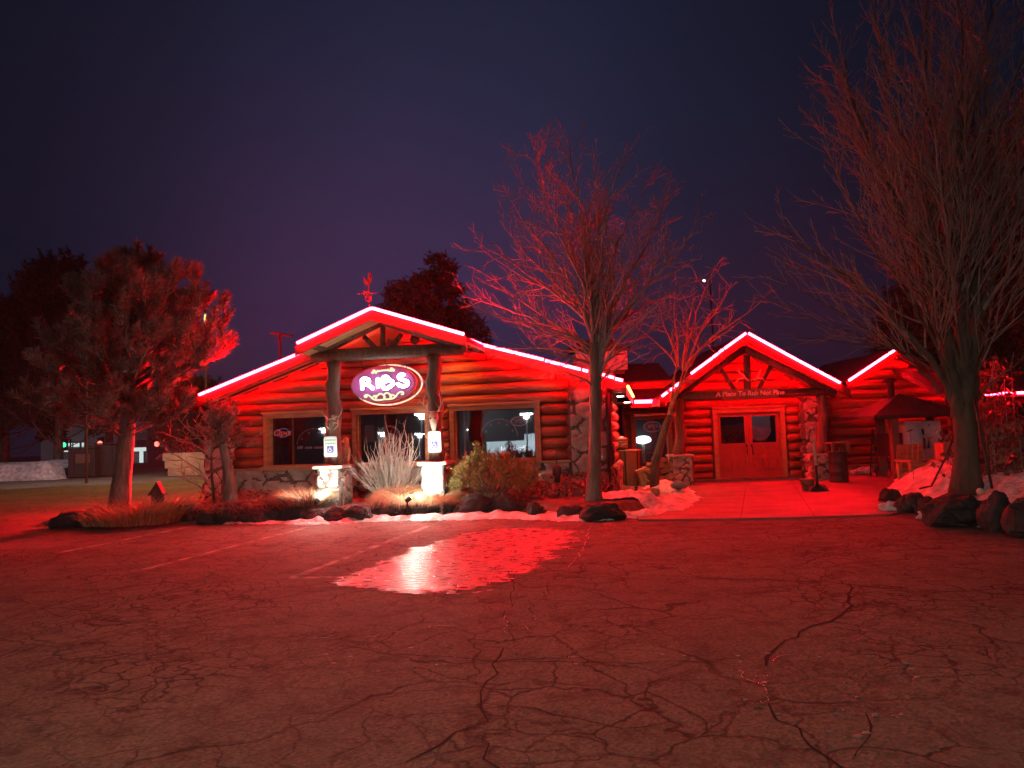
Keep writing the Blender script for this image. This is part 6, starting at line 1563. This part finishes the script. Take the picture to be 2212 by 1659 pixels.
# signals
for x_, y_, Y_, mt, lb in ((140, 961, 66, 'litgreen', 'green traffic light far behind the dumpster'), (218, 958, 64, 'litred', 'red traffic light far left of the pine trunk'), (341, 959, 64, 'litred', 'red traffic light far right of the pine trunk')):
    P = atY(x_, y_, Y_); o = thing('traffic_light', lb, 'traffic light', (P.x, Y_, 0), 'traffic lights far at the left'); mb = MB(); mb.tube([V((P.x + .5, Y_, 0)), V((P.x + .5, Y_, P.z + .5)), V((P.x, Y_, P.z + .5))], .07, 6); mb.build('pole', M['iron'], o); mb = MB(); mb.box((P.x, Y_, P.z), (.42, .3, 1.0)); mb.build('housing', M['iron'], o); mb = MB(); mb.blob((P.x, Y_ - .16, P.z), (.22, .08, .22), 1, 0, 2); mb.build('lens', M[mt], o, True)
# far street lamps seen through the pine
for i, (x_, y_, Y_) in enumerate(((292, 813, 95), (298, 828, 120), (390, 822, 110), (425, 824, 105), (344, 848, 130), (435, 896, 90), (222, 803, 118), (421, 845, 140), (1290, 615, 60), (1521, 606, 75))):
    P = atY(x_, y_, Y_); lb = ('white street lamp glowing through the crown of the bushy pine', 'distant lamp glowing lower in the pine crown beside a brighter one', 'distant lamp at the right part of the pine crown', 'distant lamp near the right edge of the pine crown', 'low distant lamp in the pine crown above the bare shrub', 'bluish lamp column light left of the cedar crown', 'faint lamp at the left part of the bushy pine', 'distant lamp just beyond the left end of the roof light strip', 'pale lamp shining behind the trunk of the bare tree', 'pale lamp shining behind the twigs above the entrance roof')[i]
    o = thing('street_lamp', lb, 'street lamp', (P.x, Y_, 0), 'far street lamps'); mb = MB(); mb.tube([V((P.x + .6, Y_ + .1, 0)), V((P.x + .6, Y_ + .1, P.z + .3)), V((P.x, Y_ + .1, P.z + .35))], [.12, .08, .06], 6); mb.build('pole', M['iron'], o); mb = MB(); rl = .3 if i < 8 else .13; mb.blob((P.x, Y_, P.z), (rl, rl, rl), i, 0, 2); mb.build('lamp_head', M['lampcool'], o, True)
# stone retaining wall lit by a sodium lamp
a, b = atY(362, 1020, 40), atY(450, 1022, 40); o = thing('retaining_wall', 'low pale limestone retaining wall between the bare shrub and the stone corner', 'wall', ((a.x + b.x) / 2, 40, 0)); mb = MB(); r = random.Random(3)
for row in range(3):
    x = a.x - .2 * row
    while x < b.x + 1.5:
        w = r.uniform(.7, 1.5); mb.box((x + w / 2, 40.4 + row * .12 + r.uniform(-.05, .05), .22 + row * .4 - .0), (w - .03, .8, .385)); x += w
mb.build('blocks', M['stonewall'], o)
SL = V((-13.5, 33.0, 7.5)); o = thing('street_lamp', 'amber street lamp hidden behind the bushy pine lighting the far driveway', 'street lamp', (SL.x, SL.y, 0)); mb = MB(); mb.tube([V((SL.x, SL.y + .4, 0)), V((SL.x, SL.y + .4, SL.z + .2)), SL + V((0, 0, .15))], .06, 6); mb.build('pole', M['iron'], o); mb = MB(); mb.box(SL + V((0, 0, .1)), (.3, .5, .1)); mb.build('lamp_head', M['iron'], o); lamp('amber_glow', 'SPOT', SL, 2600, (1, .62, .2), o, .15, SL - V((0, .01, 1)), 150, .5)

SL = V((-20.0, 36.0, 8.0)); o = thing('street_lamp', 'added white street lamp hidden behind the bushy pine to brighten the far snow bank', 'street lamp', (SL.x, SL.y, 0)); mb = MB(); mb.tube([V((SL.x, SL.y - .4, 0)), V((SL.x, SL.y - .4, SL.z + .2)), SL + V((0, 0, .15))], .06, 6); mb.build('pole', M['iron'], o); mb = MB(); mb.box(SL + V((0, 0, .1)), (.3, .5, .1)); mb.build('lamp_head', M['iron'], o); lamp('bank_fill', 'SPOT', SL, 1500, (1, .85, .85), o, .15, SL + V((-.2, .5, -1)), 120, .6)  # lamp added out of sight to brighten the snow bank

# ------------------------------------------------------------------ behind the camera: what the windows mirror
nt_ = (FA.n * math.cos(math.radians(.8)) + V((0, 0, 1)) * math.sin(math.radians(.8))).normalized()


def mirror(x, y, T_):
    P = FA.px(x, y, -.09); d = pdir(x, y).normalized(); d2 = d - nt_ * 2 * d.dot(nt_); return P + d2 * T_


for i, (x_, y_, T_) in enumerate(((1137, 889, 100), (1017, 922, 165), (910, 890, 92), (826, 930, 150), (906, 932, 140), (700, 921, 120))):
    P = mirror(x_, y_, T_); o = thing('lot_lamp', 'tall twin headed car park lamp mirrored in the windows of the hall', 'street lamp', (P.x, P.y, P.z - 9), 'car park lamps across the road')
    mb = MB(); mb.tube([V((P.x, P.y, P.z - 12)), V((P.x, P.y, P.z))], .12, 6); mb.build('pole', M['white'], o); mb = MB(); mb.box(P + V((.5, 0, 0)), (.9, .5, .25)); mb.box(P + V((-.5, 0, 0)), (.9, .5, .25)); mb.build('lamp_head', M['lampwhite'], o)
    lamp('lot_glow', 'POINT', P - V((0, 0, .4)), 6500, (.85, .95, 1), o, .3)
A, B = mirror(1052, 990, 150), mirror(1215, 985, 140); up = V((0, 0, 1)); ux = (B - A); ux.z = 0; Lw = ux.length; ux.normalize(); bk = ux.cross(up).normalized()
if bk.dot(CAM - A) > 0: bk = -bk
ztop = (mirror(1052, 949, 150).z + mirror(1160, 944, 143).z) / 2; z0 = min(A.z, B.z) - 1.5
o = thing('dealer_building', 'pale blue lit showroom with Pre-Owned lettering mirrored in the window above the golden bush', 'building', (A.x, A.y, z0))
mb = MB(); mb.prism([V((A.x, A.y, z0)), V((A.x, A.y, z0)) + ux * Lw, V((A.x, A.y, ztop)) + ux * Lw, V((A.x, A.y, ztop))], bk * 12); st = V((A.x, A.y, ztop)) + ux * (Lw * .52); mb.prism([st, st + ux * Lw * .48, st + ux * Lw * .48 + up * 1.3, st + up * 1.3], bk * 10); mb.build('wall', M['facade'], o)
tx = mirror(1103, 963, 145); dd = (tx - A).dot(ux); org = A + ux * dd - bk * .25; org.z = tx.z; mb = MB(); text_into(mb, 'Pre-Owned', 1.35, .08, org, -ux if (-ux).cross(up).dot(-bk) > 0 else ux, up, -bk, bold=.02); mb.build('lettering', M['lampcool'], o)
mb = MB(); q = A + ux * (Lw / 2) - bk * .1; q.z = mirror(1110, 975, 145).z; mb.box(q, (Lw, .2, .12), (ux, bk, up)); mb.build('trim_band', M['iron'], o)
c = A + ux * (Lw * .5) - bk * 16; c.z = ztop + 5; lamp('facade_flood', 'AREA', c, 60000, (.8, .93, 1), o, 6, A + ux * (Lw * .5) + V((0, 0, 0)))
# parked van mirrored in the door glass
o = thing('parked_van', 'pale high roofed van parked behind the photographer, mirrored in the door glass', 'van', (15.5, -9, 0)); VX, VY = 15.5, -9.0
mb = MB(); mb.prism([V((VX - 2.6, VY, .35)), V((VX + 2.3, VY, .35)), V((VX + 2.6, VY, .9)), V((VX + 1.9, VY, 1.35)), V((VX + 1.3, VY, 2.2)), V((VX + .9, VY, 2.4)), V((VX - 2.4, VY, 2.4)), V((VX - 2.6, VY, 2.2))], (0, -1.9, 0)); mb.build('body', M['white'], o)
for a_ in (-1.6, 1.5):
    for b_ in (.02, -1.92): mb = MB(); mb.tube([V((VX + a_, VY + b_ - .1, .35)), V((VX + a_, VY + b_ + .1, .35))], .35, 16); mb.build('wheel', M['iron'], o, True)
mb = MB(); mb.prism([V((VX + .5, VY + .01, 1.4)), V((VX + 1.75, VY + .01, 1.4)), V((VX + 1.25, VY + .01, 2.1)), V((VX + .5, VY + .01, 2.1))], (0, .01, 0)); mb.build('side_window', M['dark'], o)
# lot lamp behind the photographer lighting the asphalt, plus one added as general fill
for i, (LX_, LY_, LZ_, pw) in enumerate(((-3.5, -3.5, 9.0, 2300), (9, -16, 9.5, 950))):
    P = V((LX_, LY_, LZ_)); o = thing('lot_lamp', ('car park lamp standing left behind the photographer', 'added fill lamp standing right behind the photographer')[i], 'street lamp', (P.x, P.y, 0)); mb = MB(); mb.tube([V((P.x, P.y - .9, 0)), V((P.x, P.y - .9, P.z + .2)), P + V((0, -.2, .2))], .09, 8); mb.build('pole', M['iron'], o); mb = MB(); mb.box(P + V((0, 0, .17)), (.45, .8, .14)); mb.build('lamp_head', M['iron'], o); lamp('lot_glow', 'SPOT', P, pw, (1, .8, .56), o, .2, P + V((0.2, .55, -1)) if i == 0 else P + V((-.1, .5, -1)), 122 if i == 0 else 150, .85)

# ------------------------------------------------------------------ damp air that carries the red glow
HAZE = 0.00045
if HAZE:
    mb = MB(); mb.box((-5, -20, 19), (720, 720, 40)); mt = bpy.data.materials.new('damp_air'); mt.use_nodes = True; t = mt.node_tree; t.nodes.clear(); pv = t.nodes.new('ShaderNodeVolumePrincipled'); pv.inputs['Density'].default_value = HAZE; pv.inputs['Color'].default_value = (.9, .9, .92, 1); pv.inputs['Anisotropy'].default_value = 0.1; oo = t.nodes.new('ShaderNodeOutputMaterial'); t.links.new(pv.outputs[0], oo.inputs['Volume'])
    hz = mb.build('haze', mt); hz['kind'] = 'stuff'
